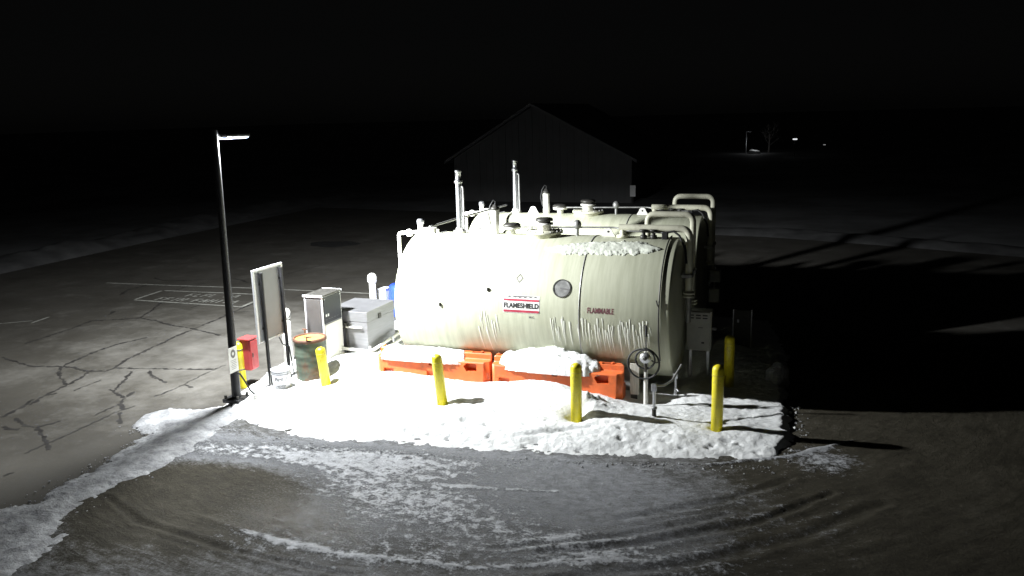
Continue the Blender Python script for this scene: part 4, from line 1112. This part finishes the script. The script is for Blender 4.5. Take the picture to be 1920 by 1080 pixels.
MB().tube(cp_, .016, 8).build("hose_coil", M["rubber"], hr)
pk = thing("plank", "short pale plank leaning upright between the orange barrier and hose stand", "plank", (-.6, -1.05, 0))
b = MB().box(-.655, -.50, -1.08, -1.045, .16, .70, .004); b.build("board", M["wood"], pk)
MB().box(-.64, -.53, -1.075, -1.05, .01, .155, .003).build("base_block", M["dark_metal"], pk)
h1 = thing("pipe_stub", "rusted grey standpipe with a square head and sloping handle", "standpipe", (-.07, -2.07, 0))
MB().tube([(-.07, -2.07, .02), (-.07, -2.07, .64)], .024, 10).build("pipe", M["galv"], h1)
MB().tube([(-.07, -2.07, .03), (-.07, -2.07, .30)], .034, 10).build("sleeve", M["dark_metal"], h1)
MB().box(-.115, -.035, -2.10, -2.04, .60, .715, .008).build("head", M["galv"], h1)
MB().lathe((-.07, -2.07, .31), [(.02, 0), (.045, 0), (.045, .03), (.02, .03)], 12).build("coupling", M["grey_metal"], h1)
MB().tube([(-.05, -2.05, .68), (.06, -1.95, .66), (.16, -1.78, .70), (.24, -1.62, .84), (.27, -1.55, .90)], .017, 8).build("handle", M["grey_metal"], h1)
h2 = thing("drain_stub", "short grey drain pipe under the tank's right end", "drain pipe", (.06, -.75, 0))
MB().tube([(.06, -.75, .02), (.06, -.75, .47)], .024, 10).build("pipe", M["galv"], h2)
MB().box(.02, .10, -.79, -.71, .40, .50, .006).build("cap", M["galv"], h2)
MB().tube([(.06, -.75, .2), (.10, -.80, .22), (.12, -.83, .2)], .016, 8).build("spigot", M["galv"], h2)
# ------------------------------------------------------------------ electrical boxes at the tanks' right end
ec = thing("control_cabinet", "white control cabinet with louvre slots beside the tank's end", "cabinet", (.3, .45, 0))
MB().box(.085, .525, .32, .58, .60, 1.33, .008).build("case", M["cabinet_grey"], ec)
dd = MB().box(.10, .50, .300, .319, .615, 1.315, .005).build("door", M["cabinet_grey"], ec)
for k in range(3):
    for q in range(2): MB().box(.13 + k * .12, .215 + k * .12, .292, .2995, 1.20 + q * .05, 1.222 + q * .05, .002).build("louvre", M["black"], dd)
MB().box(.355, .405, .292, .2995, .745, .775, .002).build("lock", M["black"], dd)
MB().box(.525, .61, .36, .44, .98, 1.04, .006).build("side_bracket", M["dark_metal"], ec)
MB().box(.295, .375, .291, .2995, 1.03, 1.045).build("name_plate", M["ink_grey"], dd)
for xx in (.15, .46): MB().box(xx - .025, xx + .025, .42, .48, .012, .602, .003).build("leg", M["galv"], ec)
for (z0, z1, lab) in ((1.33, 1.58, "small grey junction box mounted high on the rear tank's end"), (.90, 1.20, "grey switch box mounted low on the rear tank's end")):
    jb = thing("junction_box", lab, "electrical box", (.28, 3.0, z0))
    MB().box(.17, .40, 2.95, 3.10, z0, z1, .01).build("case", M["grey_metal"], jb)
    MB().box(.185, .385, 2.935, 2.948, z0 + .02, z1 - .02, .004).build("cover", M["grey_metal"], jb)
    MB().cyl((.28, 3.02, z1), .02, .12, n=8).build("conduit", M["grey_metal"], jb)
sbx = thing("storage_locker", "dark locker with pale edge strips standing in the tanks' shadow", "locker", (.9, 2.7, 0))
MB().box(.72, 1.08, 2.5, 2.9, .02, .88, .01).build("body", M["dark_metal"], sbx)
for xx in (.715, 1.07): MB().box(xx, xx + .02, 2.488, 2.50, .05, .89, .002).build("edge_strip", M["galv"], sbx)
MB().box(.80, .84, 2.485, 2.499, .62, .68, .003).build("handle", M["galv"], sbx)

# ------------------------------------------------------------------ background
# barn
WY = 30.0
bn = thing("barn", "dark gabled barn standing far behind the fuel tanks", "barn", (-12.6, WY, 0))
xl, xr, xa, ze, za = -17.3, -6.95, -12.5, 2.45, 5.25
b = MB(); n = 26
for i in range(n):                       # board siding, each board its own strip
    xa0 = xl + (xr - xl) * i / n; xb0 = xl + (xr - xl) * (i + 1) / n - .004
    def zt_(x): return ze + (za - ze) * (1 - abs(x - xa) / ((xa - xl) if x < xa else (xr - xa)))
    MBs = MB(); o_ = .005 * (i % 2)
    pts = [(xa0, 0), (xb0, 0), (xb0, zt_(xb0))] + ([(xa, za)] if xa0 < xa < xb0 else []) + [(xa0, zt_(xa0))]
    N = len(pts)
    MBs.add([(x, WY - o_, z) for x, z in pts] + [(x, WY + .04, z) for x, z in pts], [tuple(range(N)), tuple(range(2 * N - 1, N - 1, -1))] + [(k, (k + 1) % N, N + (k + 1) % N, N + k) for k in range(N)])
    MBs.build("wall_board", M["siding"], bn)
MB().add([(xl, WY + .05, 0), (xl, WY + 12, 0), (xl, WY + 12, ze), (xl, WY + .05, ze), (xr, WY + .05, 0), (xr, WY + 12, 0), (xr, WY + 12, ze), (xr, WY + .05, ze), (xa, WY + 12, za), (xa, WY + .05, za)],
         [(0, 1, 2, 3), (4, 7, 6, 5), (1, 5, 6, 8, 2), (0, 3, 9, 7, 4)]).build("wall", M["siding"], bn)
for s_ in (0, 1):
    ex = xl - .45 if s_ == 0 else xr + .35
    ez = ze - .27
    vs = [(ex, WY - .4, ez), (xa, WY - .4, za + .02), (xa, WY + 12.3, za + .02), (ex, WY + 12.3, ez)]
    MB().add(vs + [(v[0], v[1], v[2] + .16) for v in vs], [(0, 1, 2, 3), (7, 6, 5, 4), (0, 4, 5, 1), (1, 5, 6, 2), (2, 6, 7, 3), (3, 7, 4, 0)]).build("roof_slope", M["roof"], bn)
pc = thing("placard_sign", "small pale rectangular placard on a post at the barn's corner", "sign", (-6.83, WY - .3, 0))
MB().tube([(-6.83, WY - .25, 0), (-6.83, WY - .25, .95)], .03, 8).build("post", M["dark_metal"], pc)
MB().box(-6.98, -6.68, WY - .32, WY - .29, .38, .98, .005).build("plate", M["sign_white"], pc)
# far snow banks beside the apron
def long_bank(name, pts, w, h, label, seed):
    P = np.array(pts, float); seg = []
    for a, c in zip(P[:-1], P[1:]):
        L = np.hypot(*(c - a)); k = max(2, int(L / .3)); seg += [a + (c - a) * i / k for i in range(k)]
    seg.append(P[-1]); seg = np.array(seg); m_ = 15
    t = np.gradient(seg, axis=0); t /= np.linalg.norm(t, axis=1)[:, None]; nn = np.stack([-t[:, 1], t[:, 0]], 1)
    u = np.linspace(-1, 1, m_)
    X = seg[:, 0][:, None] + nn[:, 0][:, None] * u * w; Y = seg[:, 1][:, None] + nn[:, 1][:, None] * u * w
    Z = h * (1 - u ** 2)[None, :] * (1 + .5 * fbm(X * .6, Y * .6, seed, 4)) + .08 * fbm(X * 2, Y * 2, seed + 3, 4) * (1 - np.abs(u))[None, :]
    o = grid_mesh(name, X, Y, np.maximum(Z, .0) - .01, M["dirty_snow"])
    return tag(o, label, "snow bank")
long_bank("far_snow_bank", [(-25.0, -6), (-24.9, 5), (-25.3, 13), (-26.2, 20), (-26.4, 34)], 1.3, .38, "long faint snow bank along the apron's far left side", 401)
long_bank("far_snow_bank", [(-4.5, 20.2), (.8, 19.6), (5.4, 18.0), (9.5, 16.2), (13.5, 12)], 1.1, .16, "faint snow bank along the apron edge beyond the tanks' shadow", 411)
# distant lamp with the snow it lights, and two farther lights
fl = thing("distant_lamp", "thin far lamp post shining on a snow mound", "lamp post", (-4.68, 81.7, 0))
MB().tube([(-4.68, 81.7, 0), (-4.72, 81.7, 2.3)], .05, 8).build("pole", M["galv"], fl)
MB().box(-4.72, -4.2, 81.6, 81.8, 2.28, 2.36, .02).build("lamp_head", M["galv"], fl)
fp = bpy.data.lights.new("distant_light", 'POINT'); fp.energy = 14; fp.shadow_soft_size = .08; fp.color = (.95, .97, 1)
fo = bpy.data.objects.new("distant_light", fp); fo.location = (.95, -1.3, 1.15); COL.objects.link(fo); fo.parent = fl
tag(rock("far_snow_mound", M["snow"], (-3.7, 80.6, .12), .62, 17, .5, sub=3), "bright snow mound under the thin far lamp post", "snow mound")
for (x, y, z, lens, lab, s_) in ((.55, 72.7, 1.7, "far_lens", "small bright far light on a low pole", .16), (3.35, 77.1, .97, "dim_lens", "faint far light on a short pole, beyond the brighter one", .09)):
    o = thing("distant_light_post", lab, "light", (x, y, 0))
    MB().tube([(x, y, 0), (x, y, z)], .04, 8).build("pole", M["dark_metal"], o)
    MB().box(x - s_ * 1.3, x + s_ * 1.3, y - .1, y + .1, z, z + s_ * .8, .02).build("lens", M[lens], o)
# bare tree near the far lamp
tr = thing("bare_tree", "bare leafless tree faintly lit beside the far lamp post", "tree", (-2.3, 82.5, 0))
b = MB(); rt = random.Random(5)
MB().tube([(-2.3, 82.5, 0), (-2.27, 82.5, 1.1), (-2.33, 82.5, 2.2)], .1, 8, True, [.13, .09, .05]).build("trunk", M["bark"], tr)
def limb(p, d, L, r, depth):
    q = p + d * L; b.tube([p, (p + q) / 2 + Vector((rt.uniform(-.05, .05), rt.uniform(-.05, .05), .03)), q], r, 5, True, [r, r * .75, r * .5])
    if depth:
        for _ in range(3):
            nd_ = (d + Vector((rt.uniform(-.8, .8), rt.uniform(-.8, .8), rt.uniform(-.1, .7)))).normalized(); limb(p + d * L * rt.uniform(.5, 1), nd_, L * .68, r * .55, depth - 1)
for k in range(9):
    a = k * 2.4; limb(Vector((-2.28, 82.5, .7 + k * .17)), Vector((cos(a) * .8, sin(a) * .8, .75)).normalized(), .75, .035, 3)
b.build("branches", M["bark"], tr)
